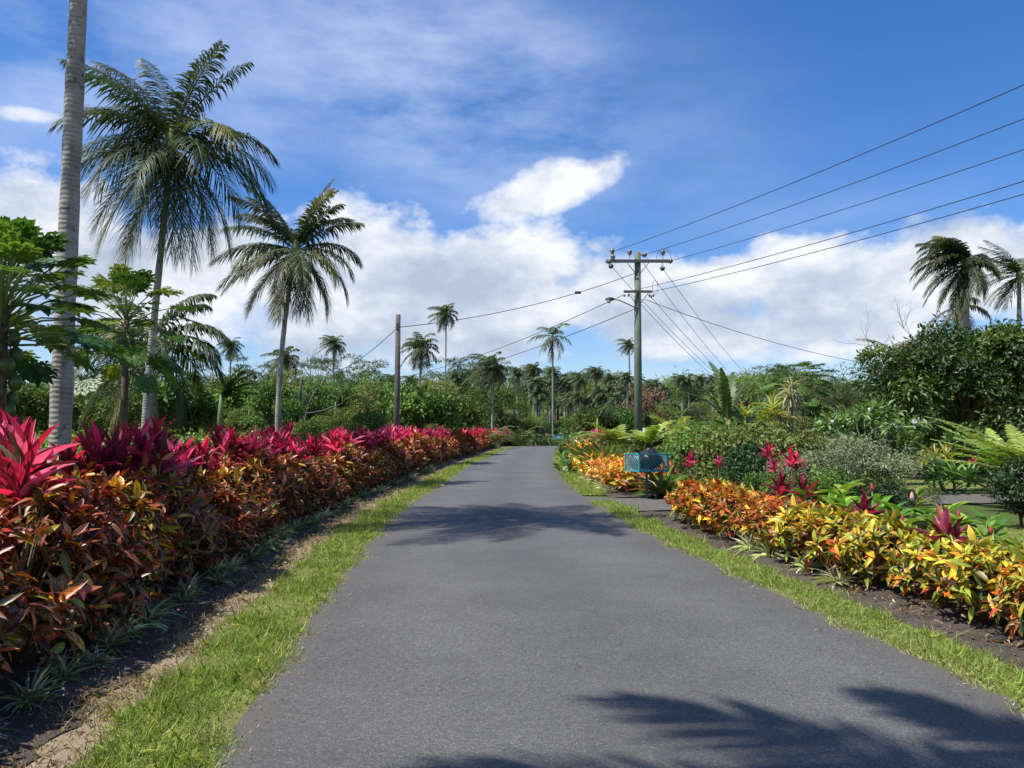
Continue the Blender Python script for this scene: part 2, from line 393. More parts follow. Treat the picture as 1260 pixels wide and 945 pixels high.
# driveway: leaves the road at 15.5-18 m and bends right behind the hedge
pts=[]
for q in np.linspace(0,1,30):
    x = 1.5 + q*26; c = 16.2 + 2.6*math.sin(q*1.9) ; wd = 1.15 + .8*math.exp(-(x-1.5)/.7)
    pts.append(((x, c-wd+.05*math.sin(x*5)), (x, c+wd+.05*math.sin(x*4))))
poly_sheet('driveway', pts, .009, M['gravel'])
pts=[((6.2+q*22, 8.2-.6*q+.2*math.sin(q*9)), (6.6+q*22, 12.6+.3*math.sin(q*11))) for q in np.linspace(0,1,20)]
poly_sheet('lawn', pts, .016, M['turf'])
pts=[((9+q*16, 20.2), (9+q*18, 27)) for q in np.linspace(0,1,8)]
poly_sheet('lawn', pts, .012, M['turf'])

# ------------------------------------------------------------------ grass blades (stuff)
TB = tmpl(2, 'blade', .35, .2)
def blades(name, Q, NN, a, b, y0, y1, dens, L, pal, wts, zoff=.0, tall=.05, seed=1):
    i = np.arange(iy(Q,y0), iy(Q,y1)); g = G(); Y = np.maximum(Q[i,1], 2.5)
    dn = dens*np.clip(5.0/Y, .05, 1)**1.25
    cnt = R.poisson(dn*.1*(b-a)); idx = np.repeat(i, cnt); k = len(idx)
    u = R.random(k); off = a + (b-a)*u + .07*np.sin(idx*.31)+.04*np.sin(idx*.9+2)
    pat = np.array([mnoise.noise(Vector((Q[q,0]*2.5+o*2.5, Q[q,1]*2.5, 0))) for q,o in zip(idx, off)])
    keep = R.random(k) < np.clip(.75 + pat*1.2, .15, 1); idx, off, pat = idx[keep], off[keep], pat[keep]; k = len(idx)
    P = Q[idx] + NN[idx]*off[:,None] + R.normal(size=(k,2))*.04
    sz = 1 + np.clip((P[:,1]-7)/14, 0, 3)
    Lk = L*(.5+R.random(k))*np.where(R.random(k) < tall, 2.2, 1)*np.minimum(sz, 1.4)*(1+pat*.5)
    d = nrm(np.stack([R.normal(size=k)*.75, R.normal(size=k)*.75, np.full(k,.8)],-1))
    leaves(g, TB, np.concatenate([P, (hgt(P[:,0],P[:,1])+zoff)[:,None]],-1), d, rand_unit(k), Lk, .0055*sz*(1+R.random(k)), pick(pal, wts, k, .2)*(1-.0*pat[:,None]))
    return ob(name, g.mesh(name, M['grass']), kind='stuff')
GP = [(.25,.36,.06),(.36,.45,.09),(.17,.27,.045),(.50,.49,.18),(.42,.36,.17)]; GW=[4,4,2,2,.8]
blades('grass', QL, NL, .0, .60, 2.2, 62, 9500, .045, GP, GW)
blades('grass', QR, NR, .0, .55, 2.2, 17.0, 9500, .04, GP, GW)
blades('grass', QR, NR, .0, .58, 18.6, 60, 8000, .05, GP, GW)
blades('dry_grass', QL, NL, .55, 1.0, 2.2, 30, 1400, .05, [(.42,.32,.18),(.30,.24,.12),(.2,.22,.06)], [3,2,1], tall=.02)
blades('dry_grass', QL, NL, -.06, .10, 2.2, 25, 2600, .03, [(.55,.48,.30),(.42,.40,.18),(.3,.3,.08)], [3,2,1], tall=0, zoff=.01)
blades('dry_grass', QR, NR, -.05, .09, 2.2, 16, 2600, .03, [(.55,.48,.30),(.42,.40,.18),(.3,.3,.08)], [3,2,1], tall=0, zoff=.01)
# loose leaf litter and grit on the beds
def litter(name, Q, NN, a, b, y0, y1, k, pal, wts, s=.05, z=.03):
    i = R.integers(iy(Q,y0), iy(Q,y1), k); i = np.where(R.random(k)<.5, iy(Q,y0)+((i-iy(Q,y0))*.45).astype(int), i)
    P = Q[i] + NN[i]*(a+(b-a)*R.random(k))[:,None]; g = G()
    d = rand_unit(k)*np.array([1,1,.15]); nn = nrm(np.array([[0,0,1.]])+R.normal(size=(k,3))*.35)
    leaves(g, tmpl(2,'ell',.3,.5), np.concatenate([P, (hgt(P[:,0],P[:,1])+z+.01*R.random(k))[:,None]],-1), d, nn, s*(.4+R.random(k)), s*.4*(.5+R.random(k)), pick(pal, wts, k))
    ob(name, g.mesh(name, M['grass']), kind='stuff')
LP = [(.30,.20,.11),(.40,.30,.17),(.12,.07,.04),(.5,.42,.3)]
litter('fallen_leaves', QL, NL, .7, 1.5, 2.5, 30, 1500, LP, [3,2,3,1], .05, .035)
litter('fallen_leaves', QR, NR, .6, 1.6, 2.5, 14, 900, LP+[(.5,.2,.04)], [3,2,3,1,1], .05, .07)
litter('fallen_leaves', QL, NL, -.35, .05, 2.5, 16, 260, LP, [1,3,1,2], .02, .028)
litter('fallen_leaves', QR, NR, -.35, .05, 2.5, 16, 200, LP, [1,3,1,2], .02, .028)

# small lava rocks in the right bed
def rockmesh(seed):
    rr = np.random.default_rng(seed); g = G(); prof=[(.001,-.5),(.35,-.42),(.5,-.1),(.46,.2),(.25,.42),(.001,.5)]
    lathe(g, prof, sides=9); V = g.V[0]; V *= (1+rr.normal(size=(len(V),1))*.12); V *= np.array([1,.75,.55]); return g.mesh('rock', M['rock'], smooth=False)
rocks = [rockmesh(s) for s in range(4)]
for k in range(46):
    Y = 3.6 + 10.5*(k/46)**1.25 + random.uniform(-.15,.15); p,_ = edge_at(QR, NR, Y, random.uniform(.66,1.15)); s = random.uniform(.04,.13)
    o = ob('rock', rocks[k%4], None, (p[0],p[1],.055), random.uniform(0,6), s, label='small dark lava rock lying in the lumpy soil in front of the right hedge', category='rock', group='lava rocks in the right soil bed')

# ------------------------------------------------------------------ shrubs
TC = [tmpl(4,'ell',b,f,.02,.5) for b,f in ((.15,.2),(.35,.12),(.6,.2))]
def croton(seed, h, rad, nc, pal_top, w_top, pal_low, w_low, L=.16, per=(7,13), mat='croton', base=.12):
    """returns (foliage mesh, stems mesh)"""
    g = G(); s = G()
    u = R.random(nc); phi = R.random(nc)*2*PI; zz = base + (h-base)*(u**.8)
    q = (zz-base)/(h-base); prof = rad*(.55+.45*np.sin(PI*np.clip(q*.8+.15,0,1)))*np.sqrt(np.clip(1-(q*.92)**4,0,1))
    rr = prof*(.55+.5*np.sqrt(R.random(nc)))*(1+.12*np.sin(phi*3+seed))
    C = np.stack([rr*np.cos(phi), rr*np.sin(phi), zz*(1+.06*np.sin(phi*2+seed*2))],-1)
    ax = nrm(np.stack([C[:,0]*.9/rad, C[:,1]*.9/rad, .35+q*1.3],-1)+R.normal(size=(nc,3))*.18)
    n = R.integers(per[0], per[1]+1, nc); I = np.repeat(np.arange(nc), n); k = len(I)
    th = np.radians(R.uniform(15, 105, k)); d, nn = rosette(ax[I], th, R.random(k)*2*PI); d = nrm(d+R.normal(size=(k,3))*.16); nn = nrm(nn+R.normal(size=(k,3))*.35)
    P = C[I] - ax[I]*(R.random(k)*.09)[:,None]
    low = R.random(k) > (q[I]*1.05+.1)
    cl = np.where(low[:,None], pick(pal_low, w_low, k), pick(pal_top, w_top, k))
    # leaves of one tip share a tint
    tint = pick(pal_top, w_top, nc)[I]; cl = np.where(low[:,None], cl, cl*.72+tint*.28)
    LL = L*R.uniform(.45,1.35,k); t3 = R.integers(0,3,k)
    for j in range(3):
        mk = t3==j; leaves(g, TC[j], P[mk], d[mk], nn[mk], LL[mk], (LL*R.uniform(.22,.36,k))[mk], cl[mk])
    for j in range(0, nc, 3):
        b = np.array([C[j,0]*.12, C[j,1]*.12, -.03]); mid = C[j]*np.array([.55,.55,.5]); tube(s, [b, mid, C[j]-ax[j]*.05], [.014,.010,.006], 5)
    return g.mesh('foliage', M[mat]), s.mesh('stems', M['stem'])
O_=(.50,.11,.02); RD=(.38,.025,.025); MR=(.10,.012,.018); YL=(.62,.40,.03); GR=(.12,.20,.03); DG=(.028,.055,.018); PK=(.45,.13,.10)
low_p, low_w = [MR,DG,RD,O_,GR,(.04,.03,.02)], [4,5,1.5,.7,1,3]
YG_=(.45,.50,.06)
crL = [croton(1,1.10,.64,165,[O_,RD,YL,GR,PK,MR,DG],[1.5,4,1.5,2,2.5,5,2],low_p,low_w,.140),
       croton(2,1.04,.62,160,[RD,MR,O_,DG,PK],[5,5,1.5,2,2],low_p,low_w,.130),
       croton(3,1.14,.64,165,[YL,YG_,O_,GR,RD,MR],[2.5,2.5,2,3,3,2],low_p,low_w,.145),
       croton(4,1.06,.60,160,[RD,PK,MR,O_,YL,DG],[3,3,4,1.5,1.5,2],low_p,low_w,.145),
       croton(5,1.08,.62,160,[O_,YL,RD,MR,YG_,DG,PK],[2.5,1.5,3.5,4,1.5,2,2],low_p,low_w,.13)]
crL_far = [croton(6+q,1.12,.66,80,[O_,YL,PK,RD,MR],[3,2.5,4,4,2],low_p,low_w,.22,(6,9)) for q in range(3)]
BY=(.80,.62,.04); BO=(.74,.22,.03); BR=(.50,.045,.025); BG=(.34,.46,.05); BP=(.65,.26,.15); BD=(.06,.11,.02)
lr_p, lr_w = [BG,DG,BO,BR,BY,MR,BD],[3,4,1,2,1.5,3,4]
crR = [croton(11,.78,.55,105,[BY,BO,BR,BG,BD],[3.5,2,3,4,4],lr_p,lr_w,.145,mat='croton_bright',base=.24),
       croton(12,.74,.55,100,[BO,BR,BY,BD,MR],[2.5,5,1,4,4],lr_p,lr_w,.14,mat='croton_bright',base=.24),
       croton(13,.80,.56,105,[BY,BG,BO,BD],[4,4,1.5,4],lr_p,lr_w,.15,mat='croton_bright',base=.24),
       croton(14,.76,.54,100,[BO,BY,BR,MR,BD],[3,2.5,4,3,3],lr_p,lr_w,.135,mat='croton_bright',base=.24)]
crR_far = [croton(15+q,.70,.60,60,[BY,BO,BR,BP],[[5,4,1,1],[2,5,3,2],[7,2,1,1]][q],lr_p,lr_w,.2,(6,9),mat='croton_bright') for q in range(3)]

TT = [tmpl(6,'lance',b,f,.010) for b,f in ((.03,.22),(.14,.25),(.38,.25))]
def cordyline(seed, heads, h, L, pal, wts, nl=(13,20), spread=.22, W=.085, th=(5,52), mat='ti'):
    g = G(); s = G()
    for q in range(heads):
        a = q*2.4+seed; r = spread*math.sqrt(q/max(heads,1)); c = np.array([r*math.cos(a), r*math.sin(a), h-L*.55-R.random()*.22*(q>0)])
        ax = nrm(np.array([[c[0]*.5, c[1]*.5, 1.0]])); n = int(R.integers(*nl)); k = n
        tt = np.radians(np.linspace(th[0], th[1], n)+R.normal(size=n)*6); d,nn = rosette(np.repeat(ax,n,0), tt, np.arange(n)*2.4+R.normal(size=n)*.3)
        P = c - ax*(np.linspace(0,.16,n)[:,None]); LL = L*R.uniform(.75,1.15,n); t3 = np.minimum(2,(np.arange(n)*3//n + R.integers(0,2,n)))
        cl = pick(pal, wts, n); inner = np.linspace(1.25,.8,n)[:,None]; cl = np.clip(cl*inner,0,.9)
        for j in range(3):
            mk = t3==j; leaves(g, TT[j], P[mk], d[mk], nn[mk], LL[mk], W*(LL/L)[mk]*R.uniform(.8,1.15), cl[mk])
        tube(s, [(c[0]*.3,c[1]*.3,-.03),(c[0]*.8,c[1]*.8,c[2]*.5),c], [.018,.014,.012], 5)
    return g.mesh('foliage', M[mat]), s.mesh('stems', M['stem'])
MG=(.58,.025,.11); HP=(.80,.16,.28); BU=(.13,.012,.03); DP=(.28,.012,.055); LPK=(.75,.32,.38)
tiHot = [cordyline(q, 3, 1.62, .44, [MG,HP,DP,LPK,(.10,.09,.03)],[3,4,2,2,.8], spread=.26, W=.105) for q in range(3)]
tiDark = [cordyline(q+3, 2, 1.60, .42, [BU,DP,MG],[4,4,1.2], spread=.2, W=.085) for q in range(2)]
tiMid = [cordyline(q+5, 3, 1.55, .38, [MG,DP,HP,BU,(.09,.08,.03)],[3,4,2,3,.8], spread=.3, W=.08) for q in range(3)]
tiFar = [cordyline(q+8, 3, 1.62, .42, [HP,MG,DP,LPK],[4,5,2,1], (9,13), .34, .10) for q in range(3)]

def put(kind, meshes, label, cat, p, rz=0, sc=1, group=None, z=None, names=('foliage','stems')):
    zz = float(hgt(p[0],p[1])) if z is None else z
    t = thing(kind, label, cat, (p[0],p[1],zz), rz, group, sc)
    for nme, me in zip(names, meshes): ob(nme, me, t)
    return t

ordn = ['nearest','second','third','fourth','fifth','sixth','seventh','eighth','ninth','tenth','eleventh','twelfth']
tone = ['orange, red and yellow leaved','dark red and orange leaved','yellow and green leaved','crimson and orange leaved','orange and gold leaved']
def zone(Y):
    if Y < 11.5: return 'in left hedge before the leaning palm'
    if Y < 19: return 'in left hedge beside the palm shadow'
    if Y < 31: return 'in left hedge by the bare grey pole'
    if Y < 45: return 'in left hedge beyond the grey pole'
    return 'at the far end of left hedge'
Y = 2.3; n = 0
while Y < 80:
    v = n % 5
    near = Y < 26
    p, a = edge_at(QL, NL, Y, 1.86 + random.uniform(-.1,.1))
    me = crL[v] if near else crL_far[n%3]
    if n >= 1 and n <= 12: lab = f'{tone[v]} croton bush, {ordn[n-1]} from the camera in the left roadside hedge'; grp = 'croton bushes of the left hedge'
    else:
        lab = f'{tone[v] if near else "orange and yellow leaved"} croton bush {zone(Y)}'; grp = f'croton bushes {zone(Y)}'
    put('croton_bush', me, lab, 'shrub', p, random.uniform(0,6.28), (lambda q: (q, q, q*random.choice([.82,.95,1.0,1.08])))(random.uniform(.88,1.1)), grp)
    Y += .62 if Y < 12 else .78 if Y < 30 else 1.0; n += 1
# a second low filler row close to the verge keeps the face of the hedge closed
Y = 2.6; n = 0; tin = ['dark burgundy','magenta','dark burgundy','hot pink','dark burgundy','dark burgundy','magenta','magenta']
while Y < 80:
    kind = tin[n % 8] if Y < 26 else 'bright pink'
    if Y < 5.6: kind = ['hot pink','hot pink','magenta'][n%3]
    me = {'hot pink':tiHot[n%3],'dark burgundy':tiDark[n%2],'magenta':tiMid[n%3],'bright pink':tiFar[n%3]}[kind]
    p, a = edge_at(QL, NL, Y, (2.62,2.16,2.5,1.98,2.7,2.3)[n%6] + random.uniform(-.1,.1))
    if n < 12: lab = f'{kind} ti plant rising behind the left crotons, {ordn[n]} from the camera'
    else: lab = f'{kind} ti plant {zone(Y)}'
    put('ti_plant', me, lab, 'plant', p, random.uniform(0,6.28), random.choice([.76,.84,.90,.94,.99]), 'ti plants along the left hedge' if n<12 else f'{kind} ti plants {zone(Y)}')
    Y += .36 if Y < 12 else .45 if Y < 30 else .6; n += 1

# variegated grassy tufts at the foot of the hedges
TS = [tmpl(4,'strap',b,.15) for b in (.15,.45,.85)]
def tuft(seed, n=56, L=.27, pal=((.48,.52,.32),(.74,.74,.58),(.28,.35,.17)), wts=(3,2,2), W=.011, th=(15,80)):
    g = G(); k = n; th_ = np.radians(R.uniform(th[0],th[1],k)); d,nn = rosette(np.tile([[0,0,1.]],(k,1)), th_, R.random(k)*2*PI)
    P = np.concatenate([R.normal(size=(k,2))*.025, np.zeros((k,1))],-1); t3 = R.integers(0,3,k); LL = L*R.uniform(.6,1.25,k); cl = pick(pal,wts,k)
    for j in range(3):
        mk = t3==j; leaves(g, TS[j], P[mk], d[mk], nn[mk], LL[mk], W, cl[mk])
    return g.mesh('tuft_blades', M['leaf'])
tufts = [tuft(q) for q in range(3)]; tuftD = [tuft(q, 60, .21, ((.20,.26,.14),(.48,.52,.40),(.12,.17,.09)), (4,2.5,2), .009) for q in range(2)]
Y = 3.4; n = 0
while Y < 34:
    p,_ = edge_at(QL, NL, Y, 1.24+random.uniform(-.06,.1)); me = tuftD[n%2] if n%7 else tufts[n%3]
    if n < 8: lab = f'striped grassy tuft under the left hedge, {ordn[n]} from the camera'
    else: lab = 'striped grassy tuft along the shaded foot of the left hedge'
    ob('grass_tuft', me, None, (p[0],p[1],.03), random.uniform(0,6), random.uniform(.6,1.0), label=lab, category='plant', group='striped tufts at the foot of the left hedge')
    Y += random.uniform(.28,.5) if Y < 14 else random.uniform(.6,.9); n += 1
for n,(px,py,s) in enumerate([(876,655,1.0),(925,682,1.15),(948,689,1.05),(995,706,.8),(1030,724,.85),(843,644,.8),(862,650,.7)]):
    p = gnd(px,py); ob('grass_tuft', tufts[n%3], None, (p[0],p[1],.04), n, s, label=['pale straw striped tuft beside the near corner of the driveway','large pale striped tuft at the foot of the right hedge','pale striped tuft touching the large one on its right','small striped tuft alone in the right soil bed','small striped tuft nearest the camera in right soil bed','small tuft at the driveway mouth beside the yellow croton','small pale tuft between the driveway mouth tufts'][n], category='plant', group='striped tufts of the right bed')
Y = 19
n = 0
while Y < 34:
    p,_ = edge_at(QR, NR, Y, .72+random.uniform(-.04,.08)); ob('grass_tuft', tufts[n%3], None, (p[0],p[1],.03), n, .95, label='pale striped tuft along the croton hedge past the bin stand', category='plant', group='striped tufts past the bin stand'); Y += .7; n += 1

# right hedge, near segment (ends at the driveway) and far segment
toneR = ['yellow and orange leaved','red and orange leaved','bright yellow and lime leaved','orange and gold leaved']
Y = 4.2; n = 0
while Y < 13.4:
    off = 1.20 if Y < 8 else 1.12
    for row in range(2):
        if row and n % 4 == 2: continue
        p,_ = edge_at(QR, NR, Y+row*.3, off + row*.46 + random.uniform(-.06,.06))
        v = (n*2+row+ (0 if Y<9 else 1)) % 4
        sc = (.80 if Y < 8 else .90 if Y < 11 else 1.0)*random.uniform(.86,1.06)*(.84 if row else 1)
        lab = f'{toneR[v]} croton, {ordn[min(n,11)]} in the {"front" if row==0 else "rear"} row of the right hedge'
        if n > 11: lab = f'{toneR[v]} croton in the {"front" if row==0 else "rear"} row near the driveway'
        put('croton_bush', crR[v], lab, 'shrub', p, random.uniform(0,6.28), sc, 'croton bushes of the near right hedge')
    Y += .66; n += 1
Y = 19.1; n = 0
while Y < 62:
    for row in range(2):
        p,_ = edge_at(QR, NR, Y, 1.15 + row*.75 + random.uniform(-.08,.08)); v = (n+row) % 3
        col = ['yellow and orange','orange and red','golden yellow'][v]
        lab = f'{col} croton bush in the right hedge {"beside the bin stand" if Y<23 else "midway beyond the driveway" if Y<40 else "near the far bend"}'
        put('croton_bush', crR_far[v], lab, 'shrub', p, random.uniform(0,6.28), random.uniform(.95,1.12), 'croton bushes of the right hedge beyond the driveway')
    if Y > 44:
        p,_ = edge_at(QR, NR, Y, 2.4 + random.uniform(0,.4))
        put('ti_plant', tiFar[n%3], 'bright pink ti plant behind the right hedge %s' % ('near the far bend' if Y > 44 else 'left of the reeds'), 'plant', p, random.uniform(0,6), .88, 'pink ti plants behind the far right hedge')
    Y += .85 if Y < 35 else 1.1; n += 1

# ------------------------------------------------------------------ palms
SUN_WIND = np.array([-1.0, -.15, 0])
def frond(g, az, el, L, droop, rng, nl=60, ll=.75, lw=.035, wind=.15, ldroop=.45, col=(.05,.085,.025), rcol=(.16,.17,.05), r0=.035, tipcol=None, seg=3, origin=(0,0,0), side=.8):
    n = 16; t = np.linspace(0,1,n); ang = el - droop*t**1.25
    out = np.array([math.cos(az), math.sin(az), 0]); up = np.array([0,0,1.])
    step = L/(n-1); D = out[None]*np.cos(ang)[:,None] + up[None]*np.sin(ang)[:,None]
    P = np.array(origin)[None] + np.concatenate([[np.zeros(3)], np.cumsum((D[1:]+D[:-1])*.5*step, 0)])
    P = P + SUN_WIND[None]*wind*L*(t**2)[:,None]
    tube(g, P, np.linspace(r0, .004, n), 4, rcol, closed_end=False)
    T = nrm(np.gradient(P, axis=0)); S = np.array([-math.sin(az), math.cos(az), 0.])
    for sgn in (-1,1):
        tt = np.linspace(.13,.995,nl) + rng.normal(size=nl)*.002; tt = np.clip(tt,.1,1)
        B = np.stack([np.interp(tt,t,P[:,k]) for k in range(3)],-1); Tt = nrm(np.stack([np.interp(tt,t,T[:,k]) for k in range(3)],-1))
        prof = np.clip(np.sin(PI*(tt*.80+.14)),.12,1)**.7; l = ll*prof*(1+rng.normal(size=nl)*.08)
        fw = .35+.75*tt**2
        Nn = nrm(np.cross(Tt, S)*1.0); Nn = np.where(Nn[:,2:3]<0,-Nn,Nn)
        hang = np.clip(-Tt[:,2:3],0,1)
        d = nrm(S[None]*sgn*side*(1-.55*hang) + Tt*fw[:,None] + Nn*.22 + rng.normal(size=(nl,3))*.09)
        dr = -up[None]*ldroop*(.7+.6*rng.random((nl,1))) + SUN_WIND[None]*wind*1.2
        s = np.linspace(0,1,seg+1); Wd = nrm(Tt + Nn*.3*sgn*0)
        Pk = B[:,None,:] + l[:,None,None]*(d[:,None,:]*s[None,:,None] + dr[:,None,:]*(s**2)[None,:,None])
        tap = np.array([.55]+[1]*(seg-1)+[.08]) if seg>1 else np.array([.8,.1])
        hw = (lw*.5*tap)[None,:,None]*Wd[:,None,:]
        V = np.stack([Pk-hw, Pk+hw], 2)          # nl, seg+1, 2, 3
        base = (np.arange(nl)*(seg+1)*2)[:,None]; q = (np.arange(seg)*2)[None,:]
        Fc = np.stack([base+q, base+q+1, base+q+3, base+q+2], -1).reshape(-1,4)
        c = np.asarray(col)*(1+rng.normal(size=(nl,1))*.18)
        if tipcol is not None: c = c*(1-tt[:,None]**2)+np.asarray(tipcol)*tt[:,None]**2
        C = np.repeat(np.clip(c,.004,.8), (seg+1)*2, 0)
        g.add(V.reshape(-1,3), Fc, C, np.tile(np.stack([np.full((seg+1)*2,.25), np.repeat(s,2)],-1),(nl,1)))
    return P

def palm_trunk(g, h, r0, r1, lean, n=26, bow=.0, flare=1.35):
    t = np.linspace(0,1,n); X = lean[0]*t**1.3 + bow*np.sin(PI*t); Yv = lean[1]*t**1.3
    r = r0*(1-t)+r1*t; r = r*(1+(flare-1)*np.exp(-t*h/.35)); r = r*(1+.035*np.sin(t*n*1.3+1)+.03*np.sin(t*n*2.9))
    tube(g, np.stack([X,Yv,t*h-.1*(1-t)],-1), r, 12); return np.array([X[-1],Yv[-1],h])

def palm(name, label, base, top, r0, r1, fronds, nl, ll, lw, seed, wind=.12, ldroop=.45, nuts=8, group=None, bow=0., col=(.045,.08,.025), sep=True, r_rach=.035, seg=3):
    base = np.array(base, float); top = np.array(top, float)
    t = thing(name, label, 'palm tree', base, 0, group); g = G()
    e = palm_trunk(g, top[2]-base[2], r0, r1, (top-base)[:2], bow=bow); ob('trunk', g.mesh('trunk', M['trunk']), t)
    rng = np.random.default_rng(seed)
    for (az, el, L, droop) in fronds:
        g = G(); c = np.array(col)*rng.uniform(.75,1.3)*np.array([rng.uniform(.9,1.4),1,1])
        tip = (.30,.26,.06) if rng.random()<.2 else None
        frond(g, az, el, L, droop, rng, nl, ll*rng.uniform(.9,1.1), lw, wind, ldroop*(1.25 if el<-.6 else 1), c, tipcol=tip, r0=r_rach, seg=seg)
        ob('frond', g.mesh('frond', M['palm_leaf']), t, tuple(e-np.array([0,0,.1])))
    for k in range(nuts):
        a = k*2.4; g = G(); rr = .13
        prof = [(.001,-rr),(rr*.5,-rr*.85),(rr*.85,-rr*.4),(rr*.9,.1*rr),(rr*.6,rr*.8),(.001,rr*1.1)]
        lathe(g, prof, (.27*math.cos(a), .27*math.sin(a), -.38-.13*(k%3)), 10); ob('coconut', g.mesh('coconut', M['coconut']), t, tuple(e))
    g = G(); lathe(g, [(r1*.9,-.5),(r1*1.6,-.2),(r1*1.7,.0),(r1*1.1,.35),(.001,.8)], (0,0,0), 9); ob('crown_shaft', g.mesh('crown_shaft', M['greenstem']), t, tuple(e))
    return t

def fr(spec): spec = [((a+35 if a%180>90 else a-35, 60, L, 62) if e>=70 and 55<=a%180<=125 else (a,e,L,d)) for a,e,L,d in spec]; return [(math.radians(a), math.radians(e), L, math.radians(d)) for a,e,L,d in spec]
# palm with the full crown (second from left); az 0 = picture right, 90 = away, 180 = left, 270 = towards camera
b2 = gnd(176,556); b2 = at(176,556,20)*np.array([1,1,0]); b2[2] = hgt(b2[0],b2[1]); t2 = at(212,176,20)
spec2 = [(135,78,3.4,38),(165,72,3.5,52),(20,80,3.4,30),(345,74,3.1,40),(200,66,3.2,60),(10,66,3.3,38),(150,60,3.3,70),(100,70,3,70),(260,72,2.6,80),
 (178,48,2.9,62),(150,40,2.9,80),(215,40,2.7,85),(2,30,3.1,78),(330,30,3.0,85),(40,28,3.2,80),(178,22,2.6,58),(190,6,2.4,50),(165,0,2.5,55),
 (355,8,3.2,84),(315,8,2.9,80),(12,-2,3.2,62),(60,5,3.2,80),(120,5,3.0,80),(235,-8,2.8,75),(270,-20,2.8,65),
 (185,-30,2.9,50),(200,-46,3.1,36),(160,-52,3.2,32),(340,-45,3.2,34),(358,-52,3.2,30),(18,-42,3.3,38),(290,-62,3.1,22),(250,-60,3.1,22),(90,-58,3.0,25),(310,-70,3.1,14),(220,-66,3.2,18),(60,-64,3.1,18)]
palm('coconut_palm','tall coconut palm with the fullest drooping crown, second trunk from the left', b2, t2, .105, .072, fr(spec2), 64, .78, .040, 2, wind=.06, ldroop=.68)
# shorter one to its right
b3 = at(342,545,32); b3[2] = hgt(b3[0],b3[1]); t3 = at(364,306,32)
spec3 = [(110,72,3.5,40),(25,74,3.5,42),(160,70,3.4,46),(345,70,3.2,40),(60,62,3.4,60),(120,82,3.67,33),(70,86,3.46,33),(20,74,3.78,30),(180,74,3.56,41),(200,64,3.24,50),(350,61,3.00,48),(5,44,3.30,48),(25,30,3.20,75),(175,46,3.20,60),(185,20,3.30,65),(160,25,3.20,80),
 (355,12,3.20,80),(335,0,3.10,75),(182,-5,3.30,52),(195,-14,3.20,48),(10,-12,3.20,62),(240,0,3.00,80),(270,-20,3.00,60),(300,-15,3.00,65),(175,-35,3.10,42),(205,-42,3.10,38),(350,-38,3.10,40),(15,-45,3.10,34),(90,-20,3.20,60),(250,-62,3.00,22),(300,-60,3.00,24),(60,-55,3.00,30),(130,-55,3.00,30)]
palm('coconut_palm','pale fronded coconut palm between the leaning palm and the grey pole', b3, t3, .125, .085, fr(spec3), 70, .78, .054, 3, wind=.08, ldroop=.62, bow=-.15, col=(.065,.09,.038))
# tall bare trunk whose crown is above the picture
b1 = at(73,545,11); b1[2] = hgt(b1[0],b1[1]); t1 = at(97,0,11); u = (t1-b1)/(t1[2]-b1[2]); t1 = b1 + u*(11.0-b1[2])
spec1 = [(a, max(e,-12), 3.0, min(d,50)) for a,e,d in [(0,60,60),(60,55,70),(120,58,60),(180,60,65),(240,55,70),(300,62,60),(20,25,65),(75,20,70),(130,25,60),(200,22,70),(255,18,75),(320,24,65),(345,15,60),(100,-5,60),(45,-10,60),(160,-8,60),(220,-12,60),(280,-8,60),(0,-40,35),(70,-45,35),(140,-42,35),(210,-45,30),(300,-42,35)]]
palm('coconut_palm','tall pale bare palm trunk at left rising out of the top of the picture', b1, t1, .15, .105, fr(spec1), 46, .75, .045, 5, nuts=6)
palm('coconut_palm','coconut palm just outside the left edge whose crown shades the near road', (-3.6,-.6,0), (-2.75,.1,10.0), .15, .12, fr([q for k_,q in enumerate(spec1) if k_%3!=1]), 70, .62, .085, 6, nuts=5)
# low palm behind, between the two trunks
b4 = at(190,540,25); b4[2]=hgt(b4[0],b4[1]); t4 = at(186,418,25)
spec4 = [(90,80,3,60),(150,70,3.0,70),(30,70,3,70),(180,40,3.0,85),(0,38,3.1,80),(350,20,3.0,70),(15,5,3,65),(190,15,3,75),(170,-10,2.9,65),(270,30,2.8,90),(310,10,2.8,80),(230,0,2.8,80),(340,-30,3,50),(10,-50,2.9,35),(200,-40,2.9,40),(260,-45,2.8,40),(60,0,3,70),(120,10,3,70)]
palm('coconut_palm','low dark coconut palm crown behind the leaning trunk', b4, t4, .15, .11, fr(spec4), 64, .78, .06, 8, nuts=4, ldroop=.75, col=(.04,.075,.022))
# wind blown pair on the right
b5 = at(1188,560,46); b5[2]=hgt(b5[0],b5[1]); t5 = at(1190,322,46)
spec5 = [(180,86,2.9,120),(150,82,3.0,125),(210,80,3.0,125),(120,84,2.8,110),(240,82,2.8,115),(175,66,3.0,125),(195,58,3.0,120),(160,50,3.1,115),(180,40,3.1,105),(205,35,3.0,100),(150,30,3.0,95),(185,18,3.1,90),(165,8,3.1,80),(200,0,3.1,75),
 (180,-15,3.1,60),(160,-28,3.1,48),(205,-32,3.1,45),(185,-45,3.1,36),(150,-52,3.0,30),(215,-55,3,28),(20,50,2.2,90),(0,25,2.2,85),(345,10,2.3,80),(10,-20,2.4,60),(270,-30,2.8,55),(300,-45,2.7,40),(240,-60,3.0,25),(90,-50,2.8,35),(60,-55,2.6,30)]
palm('coconut_palm','wind swept coconut palm standing above the dark tree at right', b5, t5, .22, .15, fr(spec5), 60, .72, .07, 11, wind=.14, ldroop=.7, nuts=5, col=(.05,.075,.03), r_rach=.05)
b6 = at(1180,560,49); b6[2]=hgt(b6[0],b6[1]); t6 = at(1180,375,49)
